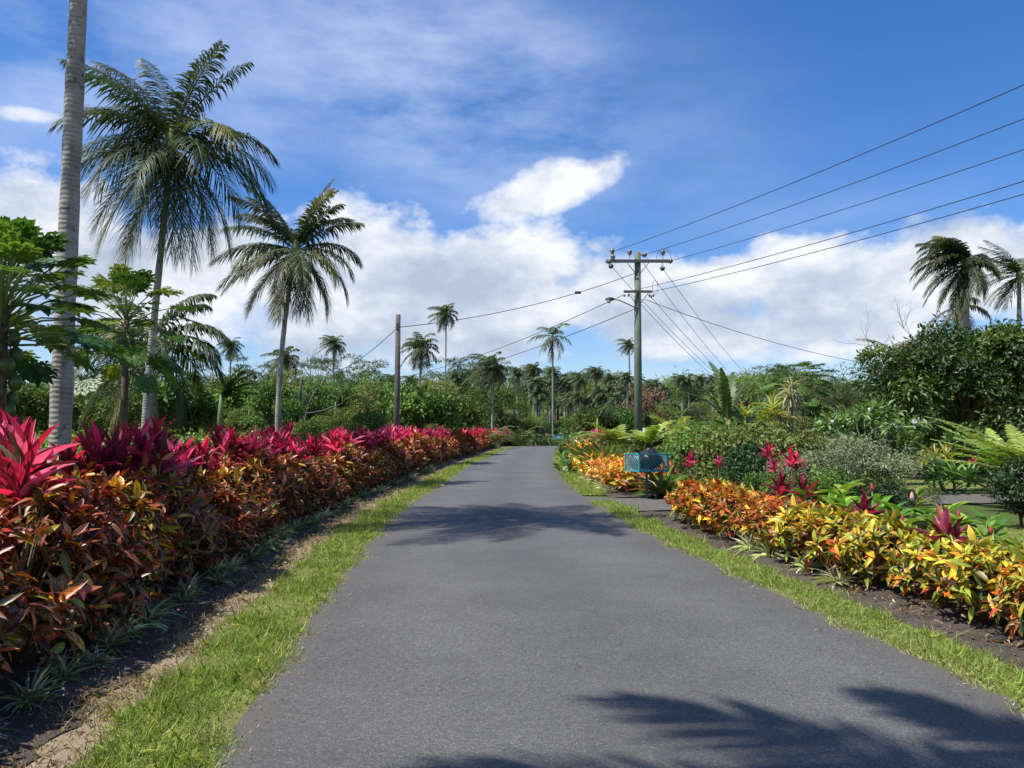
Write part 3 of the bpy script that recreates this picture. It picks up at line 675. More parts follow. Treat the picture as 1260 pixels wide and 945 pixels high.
palm('coconut_palm','second trunk with shorter crown beside the wind swept palm at right', b6, t6, .2, .15, fr(spec5[14::2]), 48, .6, .07, 12, wind=.10, ldroop=.7, nuts=3, col=(.055,.075,.03))
b7 = at(1256,560,62); b7[2]=hgt(b7[0],b7[1]); t7 = at(1254,338,62)
palm('coconut_palm','coconut palm cut by the right edge of the picture', b7, t7, .2, .15, fr(spec3[::2]+spec5[::3]), 36, .85, .07, 13, wind=.2, nuts=0, col=(.05,.08,.03))
b8 = at(1105,560,52); b8[2]=hgt(b8[0],b8[1]); t8 = at(1108,445,52)
palm('coconut_palm','small palm crown peeping over the left shoulder of the dark tree', b8, t8, .2, .15, fr(spec4), 34, .7, .06, 14, wind=.15, nuts=0, col=(.05,.08,.03))

# mid-distance and far palms: shared crowns
def crown_mesh(seed, nf, L, nl, lw, wind, ldroop=.75, ll=.8, col=(.11,.145,.06), lo=-60):
    g = G(); rng = np.random.default_rng(seed)
    for k in range(nf):
        az = k*2.399+rng.normal()*.2; q = k/(nf-1); el = math.radians(82*(1-q)+lo*q+rng.normal()*5); dr = math.radians(95*(1-q)+35*q)
        c = np.array(col)*rng.uniform(.7,1.3)*np.array([rng.uniform(.8,1.1),1,1])
        frond(g, az, el, L*rng.uniform(.85,1.1), dr, rng, nl, ll, lw, wind, ldroop, c, r0=.05, seg=2)
    return g.mesh('crown', M['palm_leaf'])
crowns = [crown_mesh(30+q, 26, 2.7, 26, .13, [.1,.22,.32,.16][q]) for q in range(4)]
crown_scrag = crown_mesh(40, 13, 2.9, 22, .13, .08, lo=-82)
ft = []
for q in range(3):
    g = G(); palm_trunk(g, 1.0, 1.0, .7, (0,0), n=14, flare=1.0); V = g.V[0]; V[:,0] += .6*[0,1,-1][q]*V[:,2]**1.5*1.0; V[:,2] = np.clip(V[:,2],-.02,1); ft.append((g.mesh('trunk', M['trunk']), .6*[0,1,-1][q]))
def far_palm(px, py, Yd, label, sc=1.0, cr=None, tr=.13, group=None, v=None):
    top = at(px,py,Yd); zb = float(hgt(top[0],Yd)); H = top[2]-zb
    q = random.randrange(3) if v is None else v; me, off = ft[q]
    t = thing('coconut_palm', label, 'palm tree', (top[0]-off*tr, Yd, zb), 0, group)
    ob('trunk', me, t, sc=(tr,tr,H)); ob('crown', cr or random.choice(crowns), t, (off*tr,0,H), random.uniform(-.5,.5), sc)
    return t
for px,py,Yd,s,lab,c in [
 (284,426,95,.85,'small lone palm on the left skyline above the far pole',0),(352,442,75,.95,'shaggy palm crown behind the pale fronded palm trunk',1),(411,423,85,.8,'thin palm beside the bare branched tree on the left skyline',3),
 (518,428,80,1.15,'full crowned palm just right of the bare grey pole',0),(549,386,100,1.05,'very tall slender palm above the treeline left of centre',1),(606,452,75,1.15,'bushy wind swept palm at the left end of the far forest',2),
 (774,424,110,.75,'slender wind blown palm left of the utility pole',2),(847,468,120,.8,'leftmost of three small palms right of the utility pole',0),(862,467,124,.8,'middle one of three small palms right of the utility pole',1),(878,468,128,.8,'rightmost of three small palms right of the utility pole',3),
 (785,468,118,.7,'tiny palm showing just right of the utility pole base line',0)]:
    far_palm(px,py,Yd,lab,s*.8,crowns[c])
far_palm(680,414,92,'ragged tall palm with hanging dead fronds in the centre of the skyline',1.0,crown_scrag,tr=.13)
# forest palms
k = 0
while k < 190:
    Yd = random.uniform(98,180); px = random.uniform(540,850); py = 454 + 44*random.random()**1.2 + abs(px-690)*.02 + (8 if px>760 else 0)
    if k > 145: px = random.uniform(220,560) if k%2 else random.uniform(860,1060); py = 462+18*random.random()
    far_palm(px,py,Yd,'coconut palm among the crowded crowns of the far central forest' if k<=145 else ('coconut palm among the trees of the left far treeline' if k%2 else 'coconut palm on the forested hillside right of the pole'),random.uniform(.45,.68),group='palms of the far forest' if k<=145 else 'palms of the side treelines',tr=.2); k += 1

# ------------------------------------------------------------------ broadleaf trees
T1 = tmpl(1,'strap',0,.3); T2 = tmpl(2,'ell',.25,.3)
def crown(clumps, per, lsize, pal, wts, T=T2, mat='leaf', flat=1.0, aspect=.45):
    """clumps: list of (centre, radius)"""
    g = G()
    for c,r in clumps:
        k = int(per*R.uniform(.75,1.25)); u = rand_unit(k); u[:,2] = np.where(u[:,2] < -.25, -u[:,2]*.6, u[:,2])
        rr = r*(.55+.5*R.random(k)**.5)[:,None]; P = np.array(c)+u*rr*np.array([1,1,flat])
        P += .12*r*np.sin(P[:,[1,2,0]]*7/r)
        d = nrm(u*.8+R.normal(size=(k,3))*.6+np.array([0,0,-.25])); nn = nrm(u+R.normal(size=(k,3))*.5+np.array([0,0,.6]))
        base = pick(pal,wts,1,.15)[0]; cl = pick(pal,wts,k)*.5+base*.5
        L = lsize*R.uniform(.6,1.3,k); leaves(g, T, P, d, nn, L, L*aspect, cl)
    return g.mesh('crown', M[mat])
def limbs(clumps, h0, r, base=(0,0,0), bend=.3, step=1, mat='bark'):
    g = G(); tube(g, [(0,0,-.2),(r*.5,0,h0*.5),(0,r*.4,h0)], [r*1.3,r,r*.85], 9)
    for c,rad in clumps[::step]:
        c = np.array(c); mid = np.array([c[0]*.4, c[1]*.4, h0+(c[2]-h0)*.55]); tube(g, [(0,0,h0*.9), mid, c], [r*.55,r*.35,r*.1], 6)
    return g.mesh('trunk', M[mat])
def clumpset(n, rx, ry, z0, z1, rc, seed, power=1.0):
    rng = np.random.default_rng(seed); out=[]
    for k in range(n):
        u = nrm(rng.normal(size=3)); u[2] = abs(u[2])*2-1 if rng.random()<.55 else abs(u[2]); q = (.55+.45*rng.random())
        out.append((np.array([u[0]*rx*q, u[1]*ry*q, (z0+z1)/2+u[2]*(z1-z0)/2*q]), rc*rng.uniform(.65,1.25)))
    return out
GA=[(.06,.11,.022),(.09,.16,.028),(.035,.065,.016),(.15,.22,.04)]; GWt=[4,3,3,1.2]
def tree(label, pos, crown_me, trunk_me, rz=0, sc=1, cat='tree', name='broadleaf_tree', group=None):
    return put(name, (crown_me, trunk_me), label, cat, pos, rz, sc, group, names=('crown','trunk'))

# the big dark tree on the right
cl = clumpset(72, 3.1, 2.8, .7, 4.75, .74, 50) + [(np.array([x,y,z]),.75) for x,y,z in [(-2.9,-.5,1.8),(-2.7,-.6,1.0),(-2.2,-1.5,2.6),(2.9,0,3.6),(3.4,0,2.6),(1.6,-1,4.2),(.6,-1.2,4.0)]]
p = at(1186,590,25)
tree('large dark dense rounded tree behind the garden at right', p, crown(cl, 420, .17, [(.035,.075,.014),(.06,.12,.02),(.02,.045,.011),(.13,.19,.03)],[4,4,3,1.4]), limbs(cl,1.5,.28,step=3))
cl = clumpset(34, 3, 3, 1.0, 4.9, 1.0, 51); me = crown(cl, 380, .24, GA, GWt); tr_ = limbs(cl,1.5,.25,step=3)
p = at(1300,590,29); tree('dark green tree cut by the right edge behind the big one', p, me, tr_)
# variants of general trees
def mk_var(n, rx, z0, z1, rc, seed, per, ls, pal, wts, h0, mat='far_leaf', T=T2, step=3, flat=1.0, aspect=.5):
    cl = clumpset(n, rx, rx*.9, z0, z1, rc, seed); return crown(cl, per, ls, pal, wts, T, mat, flat, aspect), limbs(cl, h0, rx*.06+.05, step=step)
Gm=[(.08,.135,.03),(.12,.19,.04),(.045,.08,.022),(.19,.25,.06)]
Go=[(.15,.18,.045),(.21,.25,.07),(.08,.11,.03)]
mid = [mk_var(24, 2.0, .3, 4.0, .75, 60+q, [170,110,260,150][q], [.20,.34,.14,.24][q], [Gm,GA,Go,Gm][q], [4,3,3,1.2][:len([Gm,GA,Go,Gm][q])], 1.0) for q in range(4)]
far = [mk_var(24, 3.0, 1.5, 8.0, 1.15, 70+q, 130, .42, [Gm,GA,Gm,Go][q], [4,3,3,1.2][:len([Gm,GA,Gm,Go][q])], 3.0, T=T1, aspect=.6) for q in range(4)]
low = [mk_var(20, 1.1, .05, 1.5, .42, 80+q, 120, .13, [Gm,GA,Go][q], [4,3,3,1.2][:len([Gm,GA,Go][q])], .4) for q in range(3)]
# flat topped spreading trees
def flat_top(seed, h=11, rx=5):
    rng = np.random.default_rng(seed); cl=[]
    for lay in range(3):
        for k in range(9):
            a = rng.random()*2*PI; r = rx*(1-.22*lay*0)*math.sqrt(rng.random()); cl.append((np.array([r*math.cos(a), r*math.sin(a), h-(r/rx)**2*1.2-lay*1.4+rng.normal()*.25]), rng.uniform(.9,1.4)))
    return crown(cl, 150, .34, [(.05,.085,.03),(.075,.115,.04),(.04,.065,.025)],[3,2,2],T1,'far_leaf',.28,.6), limbs(cl,h*.55,.22,step=2)
flats = [flat_top(q) for q in (1,2,3)]
for k,(px,py,Yd,lab) in enumerate([(300,440,92,'flat topped spreading tree on the left skyline'),(437,437,85,'flat topped spreading tree between the thin palm and grey pole'),(395,446,95,'small flat topped tree behind the bare branched tree'),(560,440,105,'flat topped tree beside the very tall slender palm'),(605,446,120,'flat topped tree behind the bushy wind swept palm'),
    (720,455,140,'flat topped tree rising in the middle of the far forest'),(905,465,115,'flat topped tree on the hillside behind the banana plant'),(945,452,125,'flat topped tree crowning the right hillside'),(985,452,110,'broad flat topped tree behind the papaya on the right'),(1040,466,100,'flat topped tree left of the big dark tree'),(680,452,150,'flat topped tree behind the ragged tall palm')]):
    top = at(px,py,Yd); z = float(hgt(top[0],Yd)); tree(lab, (top[0],Yd), *flats[k%3], rz=k*1.3, sc=(top[2]-z)/11.3, name='spreading_tree')
# forest mass, individual trees
def scatter_trees(n, x0, x1, y0, y1, ptop, var, label, group, href, jit=6):
    for k in range(n):
        px = x0+(x1-x0)*(k+random.random())/n; Yd = random.uniform(y0,y1); py = ptop(px)+random.uniform(-jit,jit*1.5)
        top = at(px,py,Yd)
        if 30 < Yd < 98 and -6.5 < top[0] < 7.5: continue
        z = float(hgt(top[0],Yd)); s = max(.35,(top[2]-z)/href); v = random.randrange(len(var))
        tree(label, (top[0],Yd), *var[v], rz=random.uniform(0,6), sc=(s*random.uniform(.9,1.2),)*2+(s,), group=group)
scatter_trees(48, 180, 860, 120, 185, lambda x: 472+4*math.sin(x*.05), far, 'green tree in the far forest behind the palms', 'trees of the far forest', 8.5)
scatter_trees(34, 0, 640, 75, 110, lambda x: 466+5*math.sin(x*.04), far, 'green tree in the far left treeline', 'trees of the left treeline', 8.5)
scatter_trees(34, 820, 1300, 95, 190, lambda x: 466-8*math.exp(-((x-950)/60)**2), far, 'green tree on the wooded hillside at right', 'trees of the right hillside', 8.5)
scatter_trees(26, 560, 860, 85, 112, lambda x: 504+5*math.sin(x*.07), far, 'lower green tree in front of the far palms', 'lower trees of the central forest', 8.5)
scatter_trees(26, -80, 400, 32, 52, lambda x: 470+8*math.sin(x*.03), mid, 'green bushy tree in the thicket behind the left palms', 'thicket trees behind the left palms', 4.3, 10)
scatter_trees(20, 380, 650, 46, 74, lambda x: 478+8*math.sin(x*.05), mid, 'green bushy tree in the thicket around the grey pole', 'thicket trees around the grey pole', 4.3, 12)
scatter_trees(22, 700, 1120, 52, 85, lambda x: 498+5*math.sin(x*.05), mid, 'green bushy tree in the thicket behind the utility pole', 'thicket trees behind the utility pole', 4.3, 8)
scatter_trees(14, 560, 790, 99, 108, lambda x: 512, mid, 'low green bush beyond the end of the road', 'bushes beyond the end of the road', 4.3, 6)
scatter_trees(18, 820, 1130, 26, 44, lambda x: 512+6*math.sin(x*.07), mid, 'leafy shrub behind the right garden', 'leafy shrubs behind the right garden', 4.3, 8)
# very distant wood along the horizon (reads as one mass)
g = G(); k = 60000; a = R.uniform(-1.3,1.3,k)*1.0; d = R.uniform(185,330,k); P = np.stack([np.sin(a)*d, np.cos(a)*d],-1); P = P[P[:,1] > 60]; k=len(P)
zz = hgt(P[:,0],P[:,1]) + R.random(k)*(6.5+2.5*np.sin(P[:,0]*.31+P[:,1]*.2)*np.sin(P[:,1]*.27))
leaves(g, T1, np.concatenate([P,zz[:,None]],-1), rand_unit(k), rand_unit(k)+np.array([0,0,.5]), .9, .7, pick([(.05,.085,.03),(.065,.10,.035),(.04,.065,.025)],[1,1,1],k)); ob('woods', g.mesh('woods', M['far_leaf']), kind='stuff')

# named mid-distance shrubs
sil = crown(clumpset(50,1.7,1.4,.15,1.75,.42,90), 230, .085, [(.17,.21,.11),(.24,.27,.17),(.11,.14,.07),(.20,.17,.12)],[4,3,2,1], aspect=.4)
silt = limbs(clumpset(50,1.7,1.4,.15,1.6,.42,90), .2, .07, step=2)
p = gnd(1045,628); tree('large greyish olive small leaved shrub in the right garden', p, sil, silt, sc=(.92,.92,.72), cat='shrub', name='garden_shrub')
dk = crown(clumpset(26,.75,.7,.1,1.35,.3,91), 210, .09, [(.02,.045,.012),(.04,.08,.02)],[3,2]); dkt = limbs(clumpset(26,.7,.6,.1,1.2,.3,91), .3, .04, step=3)
for px,py,s,lab in [(925,622,.85,'round dark glossy shrub behind the yellow crotons'),(1256,650,.62,'dark green leafy shrub at the right edge beside the lawn'),(1290,655,.8,'dark leafy shrub cut by the right edge'),(1075,640,.6,'low leafy shrub between the grey shrub and the driveway'),(1095,655,.5,'small leafy shrub behind the ginger leaves'),(862,600,.8,'dark shrub right of the bin stand')]:
    p = gnd(px,py); tree(lab, p, dk, dkt, rz=px, sc=s, cat='shrub', name='garden_shrub')
for px,py,Yd,v,s,lab in [(450,505,34,0,.85,'bright leafy bush left of the grey pole'),(415,500,38,2,.8,'yellowish green bush right of the pale palm trunk'),(520,475,42,1,1.15,'dark glossy round leaved tree right of the grey pole'),(560,490,46,1,1.0,'dark leafy tree right of the grey pole'),(535,522,40,2,.45,'small round light green bush above the pink hedge'),(556,505,62,0,.9,'green tree behind the far pink hedge'),
    (300,500,36,2,.9,'olive bush between the leaning and pale palms'),(240,490,34,1,1.0,'dark bush behind the leaning palm trunk'),(140,480,28,1,1.0,'dark bush between the two left trunks'),(30,470,24,1,1.1,'dark bush behind the papaya'),(380,515,30,0,.55,'low bush beside the pale palm base'),(735,500,58,1,.9,'dark glossy tree left of the utility pole'),(1090,520,22,0,.6,'leafy bush left under the big dark tree')]:
    top = at(px,py,Yd); z = float(hgt(top[0],Yd)); tree(lab, (top[0],Yd), *mid[v], rz=px, sc=(top[2]-z)/4.3*1.02, cat='shrub', name='leafy_bush')
# dried brown tree, pinkish brown thicket
br_ = mk_var(18,2.2,.5,4.2,.7,97,110,.2,[(.16,.09,.06),(.22,.13,.09),(.1,.08,.04)],[2,1,1],1.0)
p = at(800,530,62); tree('reddish brown half dead tree right of the utility pole', p, *br_, name='dry_tree', sc=1.15)
p = at(1122,470,50); tree('small rusty brown tree top beside the small palm crown', p, *br_, name='dry_tree', sc=(1.0,1.0,1.65))
p = at(290,500,55); tree('grey brown twiggy bush on the left below the far pole', p, *mk_var(18,2.2,.5,4.0,.7,98,110,.16,[(.13,.11,.08),(.18,.15,.11),(.08,.09,.04)],[2,1,1],1.0), name='dry_tree', sc=1.0)

# bare branched trees
def bare(seed, h, r):
    rng = np.random.default_rng(seed); g = G()
    def grow(p, d, L, r, dep):
        pts=[p]; 
        for k in range(4):
            d = nrm(d+rng.normal(size=3)*.12+np.array([0,0,.06])); pts.append(pts[-1]+d*L/4)
        tube(g, pts, np.linspace(r, r*.6, 5), 5)
        if dep: 
            for k in range(rng.integers(2,5)):
                q = pts[rng.integers(1,5)]; nd = nrm(d*.7+rng.normal(size=3)*.55+np.array([0,0,.35])); grow(q, nd, L*rng.uniform(.5,.75), r*.5, dep-1)
    grow(np.zeros(3), np.array([0,0,1.]), h*.5, r, 4); return g.mesh('branches', M['wood_pole'])
for k,(px,py,Yd,H,lab) in enumerate([(374,540,36,6.5,'bare leafless tree with thin upright twigs right of the pale palm'),(330,500,60,7.5,'bare thin tree left of the pale palm trunk'),(1130,500,52,10,'bare twigged tree left of the wind swept palm'),(1225,500,54,9,'bare twigged tree right of the wind swept palm')]):
    p = at(px,py,Yd); ob('bare_tree', bare(k+5,H,.10), None, (p[0],Yd,float(hgt(p[0],Yd))), 0, 1, label=lab, category='tree')

# ------------------------------------------------------------------ papaya, banana and other garden plants
def papaya_leaf(g, tip, d, size, col):
    """palmate lobed blade hanging at the end of its stalk"""
    d = nrm(np.array(d)); up = np.array([0,0,1.]); s = nrm(np.cross(d, up)); f = nrm(d*.8 - up*.45); n = nrm(np.cross(s, f)); n = n if n[2] > 0 else -n
    A = np.radians([-150,-105,-65,-30,0,30,65,105,150]); D = np.cos(A)[:,None]*f + np.sin(A)[:,None]*s; Ls = size*np.array([.5,.75,.92,1.05,1.1,1.05,.92,.75,.5])
    k = len(A); T = tmpl(4,'ell',.18,.1,.0,.55); leaves(g, T, np.tile(tip,(k,1)), D, np.tile(n,(k,1)), Ls, Ls*.30, np.clip(col*(1+R.normal(size=(k,1))*.1),.005,.9))
    for q in (.45,.68):   # side lobes
        for sg in (-1,1):
            B = tip + D*(Ls*q)[:,None]; T_ = np.cross(D, n)*sg; leaves(g, tmpl(2,'ell',.1,.1,0,.4), B, nrm(D*.75+T_*.75), np.tile(n,(k,1)), Ls*.38, Ls*.2, np.clip(col*(1+R.normal(size=(k,1))*.1),.005,.9))
def papaya(label, base, h, nleaf, stalk, size, seed, fruits=0, r=.07, elr=(-20,75), cols=((.07,.14,.02),(.045,.09,.016),(.15,.22,.04)), lean=(0,0)):
    t = thing('papaya_tree', label, 'tree', base); rng = np.random.default_rng(seed)
    g = G(); tube(g, [(0,0,-.1),(lean[0]*.3,lean[1]*.3,h*.5),(lean[0],lean[1],h)], [r*1.2,r,r*.7], 9); ob('trunk', g.mesh('trunk', M['bark'] if fruits else M['tan_pole']), t)
    g = G(); s = G(); T0 = np.array([lean[0],lean[1],h])
    for k in range(nleaf):
        q = k/nleaf; az = k*2.399; el = math.radians(elr[1]*(1-q)+elr[0]*q); L = stalk*rng.uniform(.75,1.15)*(.6+.5*q)
        d = np.array([math.cos(az)*math.cos(el), math.sin(az)*math.cos(el), math.sin(el)]); b = T0-np.array([0,0,.45*q]); tip = b+d*L+np.array([0,0,-.08*L])
        tube(s, [b, b+d*L*.5+np.array([0,0,.03]), tip], [.014,.011,.007], 5); papaya_leaf(g, tip, d, size*rng.uniform(.8,1.2), np.array(cols[rng.integers(len(cols))]))
    ob('leaf_blades', g.mesh('leaf_blades', M['leaf']), t); ob('leaf_stalks', s.mesh('leaf_stalks', M['greenstem']), t)
    for k in range(fruits):
        g = G(); a = k*2.4; rr = .062*rng.uniform(.8,1.2); lathe(g, [(.001,-rr*1.5),(rr*.6,-rr*1.2),(rr,-rr*.3),(rr*.8,rr*.7),(.001,rr*1.4)], (.13*math.cos(a)+lean[0],.13*math.sin(a)+lean[1],h-.35-.055*k), 10)
        ob('fruit', g.mesh('fruit', M['fruit']), t)
p = at(14,600,7.6); papaya('papaya tree laden with green fruit at the left edge', (p[0]-.15,7.6,float(hgt(p[0],7.6))), 2.85, 52, 1.05, .27, 1, fruits=22, elr=(-2,80), cols=((.06,.12,.02),(.035,.075,.015),(.12,.18,.03)))
p = at(-20,600,9.0); papaya('papaya tree behind the fruiting one at the left edge', (p[0],9.0,float(hgt(p[0],9))), 3.1, 40, 1.1, .30, 4, fruits=6, elr=(-15,85), cols=((.05,.10,.018),(.035,.07,.014),(.09,.14,.025)))
p = at(150,600,15); papaya('papaya tree in front of the low dark palm', (p[0],15,float(hgt(p[0],15))), 3.55, 40, 1.25, .36, 2, fruits=5, elr=(-45,80), cols=((.06,.12,.02),(.035,.075,.015),(.15,.19,.03)))
p = at(990,550,32); papaya('papaya tree with umbrella crown in the middle of the right garden', (p[0],32,float(hgt(p[0],32))), 3.6, 44, 1.5, .42, 3, fruits=0, r=.13, elr=(-30,55), cols=((.08,.15,.03),(.06,.11,.025),(.13,.21,.04)), lean=(-.25,0))

TBn = tmpl(10,'lance',.45,.12,.015)
def banana(label, base, h, nl, L, seed, spec=None, cols=((.06,.12,.028),(.04,.085,.022),(.08,.14,.035)), W=.42):
    t = thing('banana_plant', label, 'plant', base); rng = np.random.default_rng(seed); g = G()
    tube(g, [(0,0,-.1),(0,0,h*.6),(0.03,0,h)], [.13,.10,.05], 9); ob('stalk', g.mesh('stalk', M['greenstem']), t); g = G()
    for k in range(nl):
        az, el = spec[k] if spec else (k*2.4, 75-55*k/nl); az, el = math.radians(az), math.radians(el)
        d = np.array([[math.cos(az)*math.cos(el), math.sin(az)*math.cos(el), math.sin(el)]]); nn = np.array([[-math.cos(az)*math.sin(el), -math.sin(az)*math.sin(el), math.cos(el)]])
        nn = nn + rng.normal(size=(1,3))*.35
        frond(g, az, el, L*rng.uniform(.8,1.15), .9, rng, 24, W*.55*rng.uniform(.8,1.1), L*.055, .05, .25, cols[rng.integers(len(cols))], r0=.03, seg=2, origin=(0,0,h*.85), side=1.0, rcol=(.12,.18,.05))
    ob('leaf_blades', g.mesh('leaf_blades', M['palm_leaf']), t)
p = at(897,575,23); banana('tall banana plant with torn upright leaves right of the bin stand', (p[0],23,0), 2.0, 10, 2.0, 1, [(100,86),(20,78),(170,70),(200,20),(215,5),(60,80),(150,60),(320,15),(250,80),(345,-25)])
p = at(912,575,23.6); banana('shorter banana plant beside the tall one', (p[0],23.6,0), 1.5, 7, 1.5, 2, [(90,86),(0,75),(180,75),(10,-45),(250,40),(40,60),(300,-40)])
p = at(1060,560,30); banana('dark banana plant behind the frangipani', (p[0],30,0), 1.5, 7, 1.9, 3)
p = at(655,545,72); banana('banana plant beyond the end of the road', (p[0],72,float(hgt(p[0],72))), 1.2, 9, 2.6, 5, W=.6)
for k,(px,Yd,h,Lf,lab) in enumerate([(500,44,2.6,2.0,'banana plant just right of the grey pole'),(575,56,3.0,2.2,'banana plant behind the far pink hedge'),(735,46,2.2,2.0,'banana plant left of the utility pole'),(835,40,2.0,1.8,'banana plant right of the utility pole'),(270,30,2.2,1.8,'banana plant right of the leaning palm trunk'),(412,38,2.4,1.8,'banana plant right of the pale palm')]):
    p = at(px,560,Yd); banana(lab, (p[0],Yd,float(hgt(p[0],Yd))), h, 9, Lf, 20+k, W=.5, cols=((.10,.18,.04),(.07,.13,.03),(.13,.21,.05)))
# young coconut sprouts at the bend
for k,(px,py,Yd,lab) in enumerate([(640,545,69,'young palm with pale arching fronds at the bend left of road end'),(600,532,62,'young palm with arching fronds behind the far pink hedge'),(625,515,76,'young palm with curved pale fronds behind the bend')]):
    t = thing('young_palm', lab, 'palm tree', (at(px,py,Yd)[0],Yd,float(hgt(at(px,py,Yd)[0],Yd)))); g = G(); rng = np.random.default_rng(k)
    for q in range(12): frond(g, q*2.4, math.radians(75-4*q), 3.2, math.radians(85), rng, 30, .7, .08, .08, .35, (.16,.17,.06) if q%3==0 else (.07,.11,.03), seg=2)
    ob('fronds', g.mesh('fronds', M['palm_leaf']), t)

# feathery lime trees: flat fern-like sprays
def ferny(label, base, h, nf, L, seed, col, name='tree_fern', azr=None, dro=42, elr=(18,50), ll=.26):
    t = thing(name, label, 'plant', base); rng = np.random.default_rng(seed); g = G()
    for k in range(nf):
        az = (k*2.399) if azr is None else math.radians(rng.uniform(*azr)); el = math.radians(rng.uniform(*elr)); c = np.array(col)*rng.uniform(.8,1.2)
        frond(g, az, el, L*rng.uniform(.7,1.1), math.radians(dro), rng, 44, ll, .055, .02, .25, c, rcol=(.2,.22,.08), r0=.012, seg=2, origin=(0,0,h-.35-.4*rng.random()), side=1.0)
    ob('fronds', g.mesh('fronds', M['leaf']), t); g = G(); tube(g, [(0,0,-.05),(.05,0,h*.5),(0,0,h)], [.06,.045,.03], 7); ob('trunk', g.mesh('trunk', M['bark']), t)
LM=(.26,.32,.06)
p = at(760,560,27); ferny('feathery lime green plant left of the utility pole base', (p[0],27,0), 1.55, 18, 1.6, 1, LM)
p = at(800,560,25); ferny('feathery lime green plant behind the bin stand', (p[0],25,0), 1.6, 20, 1.5, 2, LM)
p = at(835,560,28); ferny('feathery yellow green plant right of the utility pole base', (p[0],28,0), 1.75, 18, 1.5, 3, (.30,.30,.07))
p = at(1275,600,15); ferny('spreading feathery frond tree at the right edge', (p[0],15,0), 1.35, 20, 2.0, 4, (.24,.31,.06), dro=20)
p = at(1240,600,19); ferny('feathery frond tree behind the one at the right edge', (p[0],19,0), 1.1, 16, 1.8, 5, (.24,.31,.06), dro=20)

# reeds / tall grass clumps
reeds = [tuft(q, 150, 1.0, ((.16,.22,.05),(.24,.27,.09),(.10,.15,.04)), (3,2,2), .016, (1,24)) for q in range(2)]
for k,(px,Yd) in enumerate([(738,25),(748,24),(757,26),(768,24.5),(778,25.5),(790,24),(806,25),(818,24),(728,27),(830,24.5),(744,27.5)]):
    p = at(px,560,Yd); ob('reed_clump', reeds[k%2], None, (p[0],Yd,0), k, random.uniform(.9,1.15), label='clump of tall upright green reeds behind the orange crotons and bin stand', category='plant', group='tall reeds behind the bin stand')
spiky = [tuft(9, 70, .6, ((.14,.22,.05),(.30,.12,.05),(.08,.13,.04)), (4,1,2), .05, (8,60))]
for k,(px,py,s,lab) in enumerate([(815,612,1.2,'dark spiky leaved plant right of the bin post'),(828,608,1.0,'reddish spiky plant between the bin stand and yellow crotons'),(806,600,1.0,'spiky plant directly behind the bin post'),(840,598,1.0,'spiky plant behind the corner of the yellow crotons'),(850,606,.9,'spiky plant touching the yellow crotons')]):
    p = gnd(px,py); ob('spiky_plant', spiky[0], None, (p[0],p[1],0), k*2, s, label=lab, category='plant')

# accent ti plants in the garden
def accent(px,py,Yd,me,sc,lab,zt=None):
    p = at(px,py,Yd); put('ti_plant', me, lab, 'plant', (p[0],Yd), px*.7, sc, z=p[2]-1.5*sc if zt is None else zt)
acc = cordyline(20, 2, 1.5, .33, [HP,MG,DP,BU],[3,4,3,2], (12,17), .2, .07); acc1 = cordyline(21, 1, 1.5, .31, [MG,HP,DP,BU],[4,2,3,1], (14,18), .1, .065)
for px,py,Yd,me,s,lab in [(850,563,16.5,acc,.92,'bright pink ti plant right of the bin stand'),(884,566,15.5,acc1,.85,'pink ti plant left of the dark round shrub'),(944,552,14.3,acc1,1.0,'taller magenta ti plant above the dark round shrub'),(952,570,13.9,acc1,.75,'small magenta ti head below the taller one'),(974,560,14.0,acc,.72,'pink ti head on a bare cane left of the grey shrub'),(1245,574,15,acc,.62,'red ti plant at the right edge above the dark shrub'),(1198,566,21,acc,.8,'red ti plant between the driveway and feathery tree'),(730,553,28,acc,1.0,'pink ti plant at the left end of the reeds')]:
    p = at(px,py,Yd); sc = (p[2])/1.42; me = me; put('ti_plant', me, lab, 'plant', (p[0],Yd), px*.7, sc)
big = cordyline(22, 1, .98, .52, [BU,DP,(.30,.02,.05)],[4,3,1], (15,18), .05, .12, (5,75)); redh = cordyline(23, 1, .98, .50, [(.65,.10,.13),(.72,.16,.2)],[1,1], (4,5), .02, .11, (3,14))
p = gnd(1166,742); put('ti_plant', big, 'large burgundy and crimson ti plant standing in the near right hedge', 'plant', p, .4, .74)
o_ = ob('young_leaves', redh[0], bpy.data.objects[[o.name for o in bpy.data.objects if o.get('label','').startswith('large burgundy')][0]])
for px,py,s,lab in [(955,650,.85,'maroon ti plant in the middle of the right hedge'),(985,655,.8,'dark red ti plant beside the maroon one'),(1062,690,.75,'bronze red ti plant rising behind the hedge')]:
    p = gnd(px,py); put('ti_plant', big, lab, 'plant', p+np.array([.25,.5,0]), px, s*.92)
# ginger / heliconia clumps with broad upright leaves
def ginger(seed, n, L, h, cols=((.14,.24,.03),(.08,.16,.02),(.24,.34,.05)), W=.13, flower=None):
    g = G(); s = G(); rng = np.random.default_rng(seed)
    for q in range(n):
        a = rng.random()*6.28; r = .28*math.sqrt(rng.random()); b = np.array([r*math.cos(a), r*math.sin(a), 0]); tp = b*1.7+np.array([0,0,h*rng.uniform(.7,1)])
        tube(s, [b, (b+tp)/2, tp], .010, 5)
        for j in range(7):
            d = nrm(np.array([[math.cos(a+j*PI+rng.normal()*.4), math.sin(a+j*PI+rng.normal()*.4), .9]])); P = b+(tp-b)*(.4+.09*j)
            leaves(g, tmpl(5,'lance',.4,.2), P[None], d, nrm(np.array([[0,0,1.]])-d*.4), L*rng.uniform(.7,1.1), W*rng.uniform(.8,1.1), np.array([cols[rng.integers(3)]]))
    return g.mesh('leaf_blades', M['leaf']), s.mesh('stems', M['greenstem'])
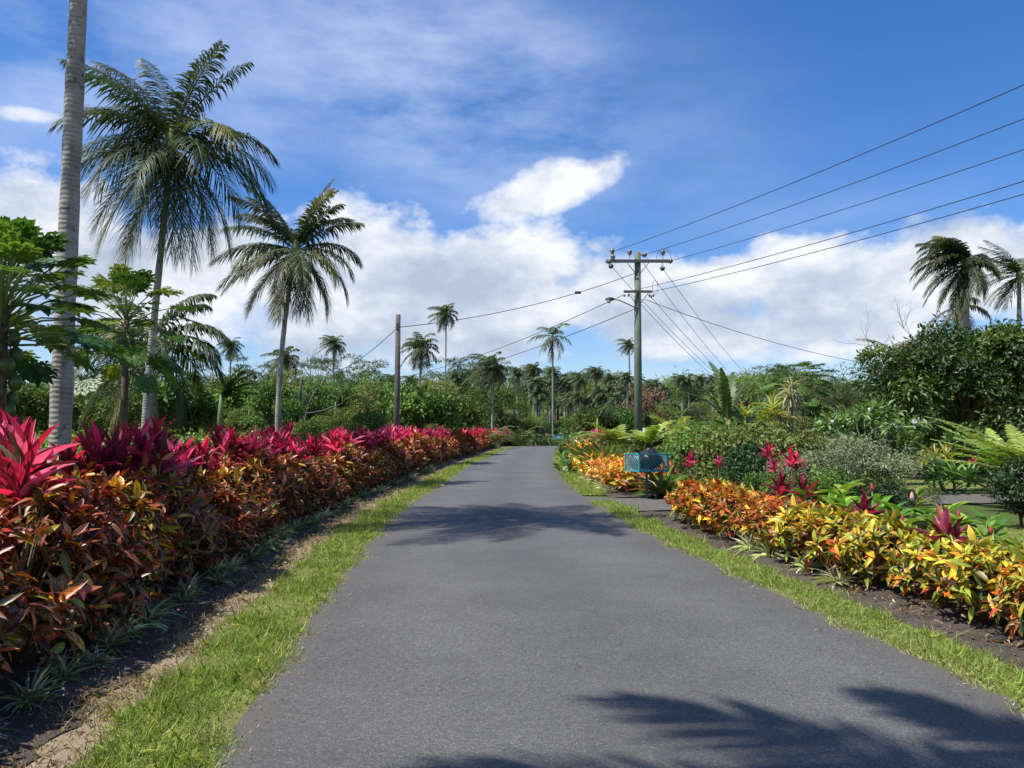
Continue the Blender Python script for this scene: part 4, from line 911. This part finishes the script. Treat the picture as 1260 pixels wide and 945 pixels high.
gg = [ginger(1,7,.42,.75), ginger(2,6,.40,.65), ginger(3,5,.36,.6)]
flw = G(); lathe(flw, [(.001,0),(.03,.02),(.042,.07),(.03,.13),(.001,.2)], sides=8); flw_me = flw.mesh('flower_head', simple('red_bracts', (.45,.04,.06), .5, .2, 20))
flp_me = (lathe(G(), [(.001,0),(.035,.02),(.05,.08),(.035,.15),(.001,.22)], sides=8)).mesh('flower_head', simple('pink_bracts', (.72,.32,.33), .5, .15, 20))
for k,(px,py,dx,s,fl,lab) in enumerate([(1010,655,.4,1.0,None,'ginger plant with broad bright leaves behind the middle of the right hedge'),(1050,668,.5,.95,None,'ginger plant with arching leaves left of the leafy shrub'),(1118,685,.6,.95,'p','ginger plant with a pale pink flower head left of the burgundy ti plant'),(1190,705,.6,.8,'r','ginger plant right of the burgundy ti plant'),(1245,735,.7,.75,'r','ginger plant with red flower head at the near end of right hedge'),(1135,655,1.2,.9,None,'single broad leaved ginger in front of the driveway'),(1090,700,.4,.75,'r','small red flowered ginger behind the orange crotons')]):
    p = gnd(px,py); t = put('ginger_plant', gg[k%3], lab, 'plant', (p[0]+.35,p[1]+dx), k, s, names=('leaf_blades','stems'))
    if fl: ob('flower_head', flp_me if fl=='p' else flw_me, t, (0.05,-.1,.66), 0, .62)
for px,py,h,lab in [(948,600,.0,'short red torch flower behind the yellow crotons'),(1075,640,0,'small red torch flower by the leafy shrub')]:
    p = gnd(px,py+30); t = thing('torch_flower', lab, 'flower', (p[0],p[1],0)); ob('flower_head', flw_me, t, (0,0,.73), 0, .6); ob('stem', tube(G(), [(0,0,0),(0,0,.74)], .008, 5).mesh('stem', M['greenstem']), t)

# pale variegated dracaena, yellow green crotons/ti clumps, bromeliads, frangipani
def strappy(label, base, heads, L, cols, W=.05, name='dracaena', n=34, cane=M['tan_pole'], th=(10,125)):
    t = thing(name, label, 'plant', base); g = G(); s = G()
    for (x,y,z) in heads:
        k = n; tt = np.radians(np.linspace(th[0],th[1],k)+R.normal(size=k)*8); d,nn = rosette(np.tile([[0,0,1.]],(k,1)), tt, np.arange(k)*2.4); LL = L*R.uniform(.7,1.1,k); t3 = R.integers(0,3,k)
        cl = pick(cols,[1]*len(cols),k,.1)
        for j in range(3):
            mk = t3==j; leaves(g, TS[j], np.array([[x,y,z]])+R.normal(size=(int(mk.sum()),3))*np.array([.03,.03,.08]), d[mk], nn[mk], LL[mk], W, cl[mk])
        tube(s, [(x*.3,y*.3,-.05),(x*.8,y*.8,z*.5),(x,y,z)], [.04,.035,.025], 6)
    ob('leaf_blades', g.mesh('leaf_blades', M['leaf']), t); ob('canes', s.mesh('canes', cane), t)
p = at(972,560,27); CR=[(.50,.50,.34),(.62,.60,.42),(.30,.32,.18)]
strappy('tall cream variegated dracaena in front of the umbrella papaya', (p[0],27,0), [(0,0,2.7),(.15,.1,2.35),(-.25,0,1.9),(.05,-.2,1.1),(-.2,.1,.9),(.1,0,3.0)], .55, CR, .045)
p = at(940,560,27); YG=[(.28,.32,.05),(.40,.40,.07),(.14,.22,.04)]
strappy('yellow green strap leaved clump left of the cream dracaena', (p[0],27,0), [(0,0,1.6),(-.6,.1,1.9),(.5,0,1.2),(-.2,.2,1.0),(.2,-.2,2.1)], .75, YG, .09, n=22, th=(5,80))
p = at(1007,560,22); strappy('pale yellow leaved plant right of the cream dracaena', (p[0],22,0), [(0,0,.95),(.1,0,.8)], .38, [(.58,.60,.22),(.45,.50,.15)], .08, 'dracaena', 18, th=(10,90))
p = at(1150,600,20); strappy('yellow bromeliad like rosette beside the lawn gap', (p[0],20,0), [(0,0,.75),(.35,0,.7),(-.2,.1,.65)], .5, [(.40,.38,.06),(.22,.26,.05)], .06, 'dracaena', 26, th=(10,85))
p = gnd(1205,612); strappy('green spiky agave like plant beside the driveway', (p[0],p[1]+1,0), [(0,0,.35),(.45,.1,.3),(-.4,0,.4)], .5, [(.10,.20,.05),(.16,.27,.08)], .08, 'agave', 30, th=(5,85))
p = at(750,560,27); strappy('cream leaved plant at the top left of the reeds', (p[0],27,0), [(0,0,1.25),(.2,0,1.1)], .4, [(.55,.52,.20),(.5,.45,.15)], .07, 'dracaena', 20, th=(10,90))
# frangipani
t = thing('frangipani', 'frangipani bush with white flowers above the grey shrub', 'shrub', (at(1066,600,19)[0],19,0)); cl = clumpset(22,1.3,1.0,1.0,2.1,.3,120)
ob('foliage', crown(cl, 26, .26, [(.09,.16,.04),(.14,.22,.06)],[1,1], aspect=.32), t); ob('branches', limbs(cl,.5,.07,step=1,mat='tan_pole'), t)
for k in range(11):
    c,r = cl[k]; g = G(); leaves(g, tmpl(2,'ell',.2,.2), np.tile(c+np.array([0,-r*.9,.12]),(8,1))+R.normal(size=(8,3))*.025, rand_unit(8), rand_unit(8), .06, .04, (.8,.8,.74)); ob('flower', g.mesh('flower', M['petal']), t)
# undergrowth on the left, behind the hedge, and elsewhere
def under(name, n, xf, y0, y1, ls, pal, wts, hmax, T=T2):
    g = G(); Yv = y0+(y1-y0)*R.random(n)**1.3; px = R.uniform(*xf, n); X_ = (px-630)/950*Yv
    off = np.array([X_[q] - QL[iy(QL,Yv[q]),0] for q in range(0,n)]) if xf[0] < 400 else np.full(n,-9.)
    mk = off < -3.0; X_, Yv = X_[mk], Yv[mk]; k = len(X_)
    hh = hmax*np.array([max(0,.5+.9*mnoise.noise(Vector((a*.9,b*.9,0)))) for a,b in zip(X_,Yv)])*R.random(k)
    sz = ls*np.clip(Yv/14,.8,3)*R.uniform(.6,1.3,k)
    leaves(g, T, np.stack([X_,Yv,hgt(X_,Yv)+hh],-1), nrm(rand_unit(k)+np.array([0,0,.4])), rand_unit(k)+np.array([0,0,1.2]), sz, sz*.5, pick(pal,wts,k)); ob(name, g.mesh(name, M['leaf']), kind='stuff')
under('undergrowth', 34000, (-150,520), 7, 34, .10, [(.15,.24,.04),(.24,.33,.06),(.09,.15,.03)],[3,2,2], .75)
under('undergrowth', 16000, (690,1350), 27, 70, .16, [(.07,.12,.03),(.12,.18,.04),(.05,.08,.02)],[3,2,2], 1.2)
under('undergrowth', 9000, (560,820), 70, 100, .14, [(.07,.12,.03),(.12,.18,.04),(.05,.08,.02)],[3,2,2], 1.6)
# garden ground cover on the right between the hedge and the driveway
g = G(); n = 14000; q = R.random(n); X_ = 5.2+q*9+R.normal(size=n)*.3; Y_ = 12.6+R.random(n)*2.0 ; keep = X_/Y_ < .50; n=int(keep.sum()); P = np.stack([X_[keep],Y_[keep],R.random(n)**1.5*.42],-1)
leaves(g, T2, P, rand_unit(n)+np.array([0,0,.4]), rand_unit(n)+np.array([0,0,1]), .07, .035, pick([(.06,.11,.02),(.12,.2,.04),(.04,.07,.02)],[2,1,1],n)); ob('undergrowth', g.mesh('undergrowth', M['leaf']), kind='stuff')
g = G(); n = 26000; P = np.stack([R.uniform(2.4,16,n), R.uniform(18.6,26,n), R.random(n)**1.3*.75],-1); P = P[(P[:,0] < 9.5)&(P[:,0] > 3.2+.0*P[:,1])]; n=len(P)
leaves(g, T2, P, rand_unit(n)+np.array([0,0,.4]), rand_unit(n)+np.array([0,0,1]), .11, .05, pick([(.05,.10,.02),(.10,.17,.03),(.03,.06,.015),(.2,.08,.05)],[3,2,2,.3],n)); ob('undergrowth', g.mesh('undergrowth', M['leaf']), kind='stuff')
k=16000; P = np.stack([R.uniform(6.0,16,k), R.uniform(8.0,12.8,k), np.full(k,.018)],-1); g=G(); leaves(g, TB, P, nrm(R.normal(size=(k,3))*np.array([.7,.7,.1])+np.array([0,0,.8])), rand_unit(k), .05, .012, pick(GP,GW,k)); ob('grass', g.mesh('grass', M['grass']), kind='stuff')
for k,(x,y,s,mv) in enumerate([(6.3,13.4,.45,0),(3.9,14.9,.4,1),(5.0,14.3,.45,2),(5.6,13.8,.5,0),(4.6,14.6,.45,1)]):
    tree(['low leafy plant nearest the bare drive','low leafy plant second along the drive edge','low leafy plant where the drive opens','low leafy plant behind the grey shrub','low leafy plant beside the driveway corner'][k], (x,y), *low[mv], sc=s, cat='shrub', name='garden_shrub')
for k in range(9):
    px = 860+k*26; Yd = 21+3*math.sin(k*2.3); p = at(px,560,Yd); tree('leafy green garden shrub in the bed beyond the driveway', (p[0],Yd), *low[k%3], rz=k, sc=random.uniform(.7,1.1), cat='shrub', name='garden_shrub', group='leafy shrubs beyond the driveway')

# ------------------------------------------------------------------ bin stands
MSP = .085
def bin_stand(label, base, rz, far_=False):
    t = thing('bin_stand', label, 'bin stand', base, rz); W,D,H,z0 = .74,.60,.38,.64
    g = G(); tube(g, [(0,0,-.1),(0,0,z0)], .028, 8); box(g,(0,0,z0-.015),(.5,.05,.03)); box(g,(0,0,z0-.018),(.05,.4,.03)); ob('post', g.mesh('post', M['dark_teal'], False), t)
    g = G()
    for z in (z0,z0+H):
        for y in (-D/2,D/2): box(g,(0,y,z),(W+.03,.03,.03))
        for x in (-W/2,W/2): box(g,(x,0,z+.0015),(.03,D-.03,.027))
    for x in (-W/2,W/2):
        for y in (-D/2,D/2): box(g,(x,y,z0+H/2),(.034,.034,H-.03))
    ob('frame', g.mesh('frame', M['teal'], False), t)
    g = G()   # expanded mesh, drawn as slanted bars
    def panel(o, ux, w):
        o = np.array(o); ux = np.array(ux); uz = np.array([0,0,1.]); n = int(w/MSP)
        for sgn in (1,-1):
            for k in range(-int(H/MSP), n+1):
                a, b = k*MSP, k*MSP+H*1.0
                p0, q0 = (a,0.0), (b,H)
                if a < 0: p0 = (0.0,-a)
                if b > w: q0 = (w, H-(b-w))
                if p0[0] >= w or q0[0] <= 0 or p0[1] >= H: continue
                f = lambda p: o + ux*(p[0] if sgn>0 else w-p[0]) + uz*p[1]
                tube(g, [f(p0), f(q0)], .0055, 4, closed_end=False)
    panel((-W/2,-D/2,z0),(1,0,0),W); panel((-W/2,D/2,z0),(1,0,0),W); panel((-W/2,-D/2,z0),(0,1,0),D); panel((W/2,-D/2,z0),(0,1,0),D)
    ob('mesh_panels', g.mesh('mesh_panels', M['teal'], False), t)
    g = G(); box(g,(0,0,z0+.018),(W-.05,D-.05,.006)); ob('bottom_plate', g.mesh('bottom_plate', M['teal'], False), t)
    return t
def bagmesh(seed, rx, rz_):
    rng = np.random.default_rng(seed); g = G(); n, m = 14, 22; V=[]
    for i in range(n):
        v = i/(n-1); z = v; r = math.sin(PI*min(v*1.25+.06,1)*.92)**.6 if v < .8 else .16+.5*(v-.8)*2
        r = max(r,.05) if i>0 else .01
        for j in range(m):
            a = j*2*PI/m; rr = r*(1+.10*math.sin(a*5+v*6+seed)+.07*math.sin(a*9-v*11)+rng.normal()*.02); V.append([rr*rx*math.cos(a), rr*rx*.85*math.sin(a), z*rz_])
    i = np.arange(n-1)[:,None]*m; j = np.arange(m)[None,:]; g.add(V, np.stack([i+j,i+(j+1)%m,i+m+(j+1)%m,i+m+j],-1).reshape(-1,4)); return g.mesh('garbage_bag', M['bag'])
p = gnd(796,614); bp = p.copy()
bin_stand('teal wire mesh bin basket on a post beside the driveway', (p[0],p[1],0), math.radians(22))
for dx,dy,s,sd,lab in [(.08,0,1.0,1,'large black garbage bag heaped in the middle of the teal basket'),(-.20,.05,.78,2,'smaller black garbage bag at the left of the teal basket')]:
    ob('garbage_bag', bagmesh(sd,.30,.58), None, (p[0]+dx,p[1]+dy,.664), sd, s, label=lab, category='garbage bag')
p = at(684,546,66); t = bin_stand('small teal bin basket far away at the end of the road', (p[0]+.2,66,float(hgt(p[0],66))), .1)

# ------------------------------------------------------------------ poles
def insulator(g, c, s=1.0, axis='z'):
    pr = [(.001,-.10),(.035,-.10),(.035,-.06),(.075,-.05),(.075,-.02),(.045,-.01),(.09,.01),(.09,.05),(.05,.06),(.06,.09),(.001,.12)]
    lathe(g, [(a*s,b*s) for a,b in pr], c, 10, axis=axis)
PY = 34.0; pb = at(786,560,PY); pt = at(787,311,PY); PH = pt[2]; PX = pb[0]
def util_pole(label, x, y, z0, H, light=True):
    t = thing('utility_pole', label, 'utility pole', (x,y,z0))
    g = G(); tube(g, [(0,0,-.3),(0,0,H*.5),(.03,0,H)], [.19,.165,.135], 14); ob('pole', g.mesh('pole', M['tan_pole']), t)
    g = G(); zt = H-.42; box(g,(-.02,-.2,zt),(2.75,.11,.13)); ob('crossarm', g.mesh('crossarm', M['wood_pole'], False), t)
    g = G(); zl = H-1.78; box(g,(0,-.2,zl),(1.25,.10,.10)); ob('crossarm', g.mesh('crossarm', M['wood_pole'], False), t)
    for xs,zz,wd in ((-.5,zt,.55),(.5,zt,.55),(-.45,zl,.55),(.45,zl,.55)):
        g = G(); tube(g, [(0.02*np.sign(xs),-.19,zz-.65),(xs*1.0,-.265,zz-.06)], .018, 6); ob('brace', g.mesh('brace', M['steel']), t)
    for x_,z_,ax in ((-1.3,zt-.02,'x'),(-1.1,zt+.16,'z'),(-1.18,zt-.22,'y'),(1.42,zt,'x'),(1.1,zt-.32,'y'),(1.12,zt+.38,'z'),(-.35,zt+.38,'z'),(.28,zt+.28,'x'),(-1.12,zt+.42,'z')):
        g = G(); insulator(g,(x_,-.2,z_),1.25,ax)
        if ax=='z' and z_ > zt+.2: tube(g,[(x_,-.2,zt),(x_,-.2,z_)],.013,5)
        if ax=='y': tube(g,[(x_,-.2,zt),(x_,-.2,z_)],.013,5)
        ob('insulator', g.mesh('insulator', M['ceramic']), t)
    for x_ in (-.6,-.42,.5,.68,.58):
        g = G(); insulator(g,(x_,-.2,zl-.18-.05*(x_==.58)),.6); ob('insulator', g.mesh('insulator', M['ceramic']), t)
    if light:
        zl2 = H-2.4; g = G(); tube(g, [(0,-.15,zl2-.15),(-.45,-.25,zl2+.05),(-.85,-.3,zl2+.22),(-1.05,-.3,zl2+.25)], .025, 7); ob('lamp_arm', g.mesh('lamp_arm', M['steel']), t)
        g = G(); lathe(g, [(.001,-.22),(.05,-.19),(.085,-.08),(.09,.06),(.05,.18),(.001,.2)], (-1.25,-.3,zl2+.27), 12, axis='x'); h_ = ob('lamp_head', g.mesh('lamp_head', M['steel']), t)
        g = G(); lathe(g, [(.001,-.11),(.07,-.09),(.09,0),(.09,.03)], (-1.30,-.3,zl2+.19), 12); ob('lamp_lens', g.mesh('lamp_lens', M['lens_glass']), h_)
    # jumper loops
    g = G(); a = np.linspace(0,PI*1.9,16)
    tube(g, np.stack([.75+.12*np.cos(a)*1.0, np.full(16,-.25), zl+.18+.3*np.sin(a)],-1), .009, 4); a = np.linspace(0,PI,12); tube(g, np.stack([1.15+.33*np.cos(a), np.full(12,-.25), zt+.1+.45*np.sin(a)],-1), .009, 4)
    ob('jumper_wire', g.mesh('jumper_wire', M['wire']), t)
    return t
util_pole('tall utility pole with two crossarms and a street lamp right of the road', PX, PY, 0, PH)
wd = nrm(np.array([5.4,-17.4,0])); P2 = np.array([PX,PY,0]) + wd*52
util_pole('utility pole behind the viewer carrying the overhead wires', P2[0], P2[1], 0, PH, False)
# grey stub pole in the left hedge
pp = at(487,560,29); pt2 = at(490,387,29); t = thing('wooden_pole', 'bare grey wooden pole without crossarm behind the left hedge', 'pole', (pp[0],29,float(hgt(pp[0],29))))
hh = pt2[2]-hgt(pp[0],29); g = G(); tube(g, [(0,0,-.2),(.03,0,hh*.5),(pt2[0]-pp[0],0,hh)], [.125,.11,.09], 12); ob('post', g.mesh('post', M['wood_pole']), t)
g = G(); box(g, (pt2[0]-pp[0],-.12,hh-.45), (.09,.05,.22)); tube(g,[(pt2[0]-pp[0]-.1,-.1,hh-.5),(pt2[0]-pp[0]+.12,-.1,hh-.5)],.012,5); ob('wire_bracket', g.mesh('wire_bracket', M['steel'], False), t)
def small_pole(px,py,Yd,label,mat,arm):
    tp = at(px,py,Yd); z = float(hgt(tp[0],Yd)); H = tp[2]-z; t = thing('utility_pole', label, 'utility pole', (tp[0],Yd,z))
    g = G(); tube(g,[(0,0,-.2),(0,0,H)],[.2,.16],8); ob('pole', g.mesh('pole', M[mat]), t); g = G(); box(g,(0,-.2,H-.3),(arm,.14,.16)); ob('crossarm', g.mesh('crossarm', M[mat], False), t); return np.array([tp[0],Yd,tp[2]-.2])
fl = small_pole(306,455,62,'small dark utility pole far away on the left treeline','wood_pole',.8)
frp = small_pole(946,487,70,'small pale utility pole with one crossarm on the right hillside','tan_pole',2.2)

def wire(label, pts3, sag, r=.011, n=28):
    a, b = np.array(pts3[0],float), np.array(pts3[1],float); q = np.linspace(0,1,n)
    P = a[None]*(1-q)[:,None]+b[None]*q[:,None]; P[:,2] -= sag*4*q*(1-q); g = G(); tube(g, P-a, r, 5)
    o = ob('power_line', g.mesh('power_line', M['wire']), None, tuple(a), label=label, category='wire', group='overhead wires'); return o
zt, zl = PH-.42, PH-1.78
for x_,z_,sg,lab in [(-1.12,zt+.42,1.0,'highest wire running from the crossarm to the upper right'),(.28,zt+.28,1.0,'second highest wire running to the upper right'),(1.42,zt,1.0,'third wire from the top running to the upper right'),(.1,zl+.12,.9,'upper of the two low wires running to the right edge'),(.65,zl,.9,'lowest wire running from the short crossarm to the right edge')]:
    wire(lab, [(PX+x_,PY-.2,z_),(P2[0]+x_,P2[1]-.2,z_)], sg, .012)
s1 = (pt2[0],28.9,pt2[2]-.5)
wire('wire linking the utility pole and the bare grey pole', [(PX-.1,PY-.2,PH-.95), s1], .35, .014)
wire('wire sloping down to the left from the bare grey pole', [s1, tuple(at(400,460,52))], .4, .014)
_a=np.array([PX-.1,PY-.2,PH-.95]); _b=np.array(s1); _q=next(q for q in np.linspace(0,1,400) if ((_a+(_b-_a)*q)[0]/(_a+(_b-_a)*q)[1]) < (712-630)/950); _p=_a+(_b-_a)*_q; JP=(_p[0],_p[1],_p[2]-.35*4*_q*(1-_q))
o = thing('wire_joint','small black joint box on the wire left of the utility pole','joint box',JP)
ob('casing', box(G(),(0,0,0),(.26,.09,.10)).mesh('casing', M['wire'], False), o)
wire('upper of two wires running left from the short crossarm into the trees', [(PX-.6,PY-.2,zl-.12), tuple(at(470,468,62))], .6, .016)
wire('lower of two wires running left from the pole into the trees', [(PX-.1,PY-.2,zl-.75), tuple(at(470,475,62))], .6, .016)
for k,(x_,z_) in enumerate([(-1.18,zt-.22),(.25,zt-.1),(1.1,zt-.32),(-.3,zl-.1),(.5,zl-.15)]):
    e = frp + np.array([[-1,-.3,1.0,-.6,.3][k]*.9-1.0,0,[0,.1,.3,-.6,-.5][k]]); wire(['first','second','third','fourth','fifth'][k]+' of five wires falling steeply right of the pole to the hillside', [(PX+x_,PY-.2,z_), tuple(e)], .5, .012)
wire('single service wire crossing to the dark tree at right', [(PX+.3,PY-.2,zl-.35), tuple(at(1085,450,44))], .35, .014)

# white vehicle roof glimpsed among the bushes
t = thing('parked_car', 'white car roof glimpsed among bushes right of the utility pole', 'car', (at(798,520,50)[0],50,0)); g = G()
box(g,(0,0,.75),(2.6,1.7,.6)); ob('body', g.mesh('body', M['white_paint'], False), t)
g = G(); V = np.array([[-.9,-.8,1.05],[.9,-.8,1.05],[.9,.8,1.05],[-.9,.8,1.05],[-.7,-.65,1.62],[.6,-.65,1.62],[.6,.65,1.62],[-.7,.65,1.62]]); g.add(V,[[4,5,6,7],[0,1,5,4],[1,2,6,5],[2,3,7,6],[3,0,4,7]]); ob('roof', g.mesh('roof', M['white_paint'], False), t)
for sx in (-.85,.85):
    for sy in (-.8,.8):
        g = G(); lathe(g, [(.001,-.1),(.3,-.1),(.32,0),(.3,.1),(.001,.1)], (sx,sy,.32), 16, axis='y'); ob('wheel', g.mesh('wheel', M['bag']), t)

# ------------------------------------------------------------------ light and sky
SUNV = nrm(np.array([-.56,-.23,1.0])); el = math.asin(SUNV[2]); azs = math.atan2(SUNV[0], SUNV[1])
sd = bpy.data.lights.new('sun','SUN'); sd.energy = 4.6; sd.angle = math.radians(.55); sd.color = (1,.955,.88)
so = bpy.data.objects.new('sun', sd); COL.objects.link(so); so.rotation_euler = Vector(tuple(SUNV)).to_track_quat('Z','Y').to_euler(); so.location = (-14,-6,25)

W = bpy.data.worlds.new('World'); SC.world = W; W.use_nodes = True; nt = W.node_tree; nt.nodes.clear(); L = nt.links
out = nt.nodes.new('ShaderNodeOutputWorld'); bg = nt.nodes.new('ShaderNodeBackground'); bg.inputs['Strength'].default_value = .095
sky = nt.nodes.new('ShaderNodeTexSky'); sky.sky_type = 'NISHITA'; sky.sun_disc = False; sky.sun_elevation = el; sky.sun_rotation = azs; sky.air_density = 1.0; sky.dust_density = .6; sky.ozone_density = 2.5; sky.altitude = 50
tc = nt.nodes.new('ShaderNodeTexCoord').outputs['Generated']; sp = nt.nodes.new('ShaderNodeSeparateXYZ'); L.new(tc, sp.inputs[0])
m_ = lambda *a: mth(nt,*a)
az = m_('ARCTAN2', sp.outputs[0], sp.outputs[1]); elv = m_('ARCSINE', sp.outputs[2])
def az_el(px,py):
    d = nrm(ray(px,py)); return math.atan2(d[0],d[1]), math.asin(d[2])
# warp the coordinates a little so that blob edges billow
def mapv(sx,sy,sz,off=(0,0,0)):
    n = nt.nodes.new('ShaderNodeMapping'); n.inputs['Scale'].default_value = (sx,sy,sz); n.inputs['Location'].default_value = off; L.new(tc, n.inputs[0]); return n.outputs[0]
def blobs(lst):
    acc = None
    for px,py,rx,ry,wt,*ro in lst:
        a0,e0 = az_el(px,py); da = m_('SUBTRACT', az, a0); de = m_('SUBTRACT', elv, e0)
        if ro:
            c_,s_ = math.cos(ro[0]), math.sin(ro[0]); da, de = m_('ADD', m_('MULTIPLY', da, c_), m_('MULTIPLY', de, s_)), m_('SUBTRACT', m_('MULTIPLY', de, c_), m_('MULTIPLY', da, s_))
        q = m_('ADD', m_('POWER', m_('ABSOLUTE', m_('DIVIDE', da, rx/950)), 2.0), m_('POWER', m_('ABSOLUTE', m_('DIVIDE', de, ry/950)), 2.0))
        e = m_('MULTIPLY', m_('EXPONENT', m_('MULTIPLY', q, -1.0)), wt); acc = e if acc is None else m_('MAXIMUM', acc, e)
    return acc
cum = blobs([(40,270,120,62,1.0),(130,330,130,70,.9),(270,330,110,80,.95),(480,330,130,85,1.05),(600,350,160,85,1.1),(730,375,140,60,1.0),(400,400,300,55,.85),
  (655,238,112,32,.98,.30),(880,370,110,60,.95),(1010,350,130,65,1.05),(1110,355,110,70,1.0),(1190,350,130,75,.95),(1260,330,90,60,.85),(900,405,300,42,.8),(560,420,260,32,.75),(45,145,45,12,.42),(-150,300,220,90,1.0),(1500,330,200,80,.9)])
gen = m_('MULTIPLY', m_('GREATER_THAN', m_('ABSOLUTE', az), .78), m_('MULTIPLY', m_('EXPONENT', m_('MULTIPLY', m_('POWER', m_('ABSOLUTE', m_('DIVIDE', m_('SUBTRACT', elv, .22), .16)), 2.0), -1.0)), .85))
cum = m_('MAXIMUM', cum, gen); cumk = m_('MINIMUM', m_('MULTIPLY', cum, 2.2), 1.0)
nA = noise(nt, 1.0, 9, .58, mapv(7.5,7.5,12.5,(3,1,.4)))
nB = noise(nt, 1.0, 9, .58, mapv(7.5,7.5,12.5,(3.14,1.02,-.02)))      # the same field, shifted towards the sun
nC = noise(nt, 1.0, 6, .6, mapv(2.6,2.6,6,(7,2,0)))
dens = m_('ADD', m_('MULTIPLY', cum, 1.05), m_('MULTIPLY', cumk, m_('MULTIPLY', m_('SUBTRACT', nA, .5), 2.4)))
mask = ramp(nt, dens, [(.34,0.0),(.50,.55),(.72,1.0)])
lit = m_('ADD', m_('MULTIPLY', m_('SUBTRACT', nA, nB), 2.2), .5)
lit = m_('ADD', lit, m_('MULTIPLY', m_('SUBTRACT', elv, .17), 1.9))
lit = m_('ADD', lit, m_('MULTIPLY', m_('SUBTRACT', nC, .5), 1.3))
lit = m_('SUBTRACT', lit, m_('MULTIPLY', m_('SUBTRACT', dens, .8), .35))
ccol = ramp(nt, lit, [(.12,(3.6,4.2,5.3)),(.45,(4.7,5.3,6.3)),(.85,(7.2,7.4,7.8))])
# high thin veil
cir = blobs([(520,110,300,120,1.0,-.25),(200,60,260,90,.7,-.3),(620,60,200,70,.8,-.4),(20,80,160,110,.8),(330,140,180,60,.6),(1000,270,260,30,.25)])
nD = noise(nt, 1.0, 7, .6, mapv(4,4,11,(1,5,2))); veil = m_('MULTIPLY', cir, ramp(nt, nD, [(.36,.05),(.66,1.0)]))
hs = nt.nodes.new('ShaderNodeHueSaturation'); hs.inputs['Saturation'].default_value = 1.32; hs.inputs['Value'].default_value = 1.1; L.new(sky.outputs[0], hs.inputs['Color'])
col = mixc(nt, 1.0, hs.outputs['Color'], (.92,.93,1.12), 'MULTIPLY')
col = mixc(nt, m_('MULTIPLY', veil, .82), col, (5.0,5.9,7.9))
col = mixc(nt, mask, col, ccol)
L.new(col, bg.inputs['Color']); L.new(bg.outputs[0], out.inputs[0])

SC.view_settings.view_transform = 'Standard'; SC.view_settings.look = 'None'; SC.view_settings.exposure = 0.5; SC.view_settings.gamma = 1.0
SC.render.engine = 'CYCLES'; cy = SC.cycles; cy.max_bounces = 5; cy.diffuse_bounces = 2; cy.glossy_bounces = 2; cy.transmission_bounces = 3; cy.transparent_max_bounces = 4
cy.use_denoising = True; cy.sample_clamp_indirect = 4
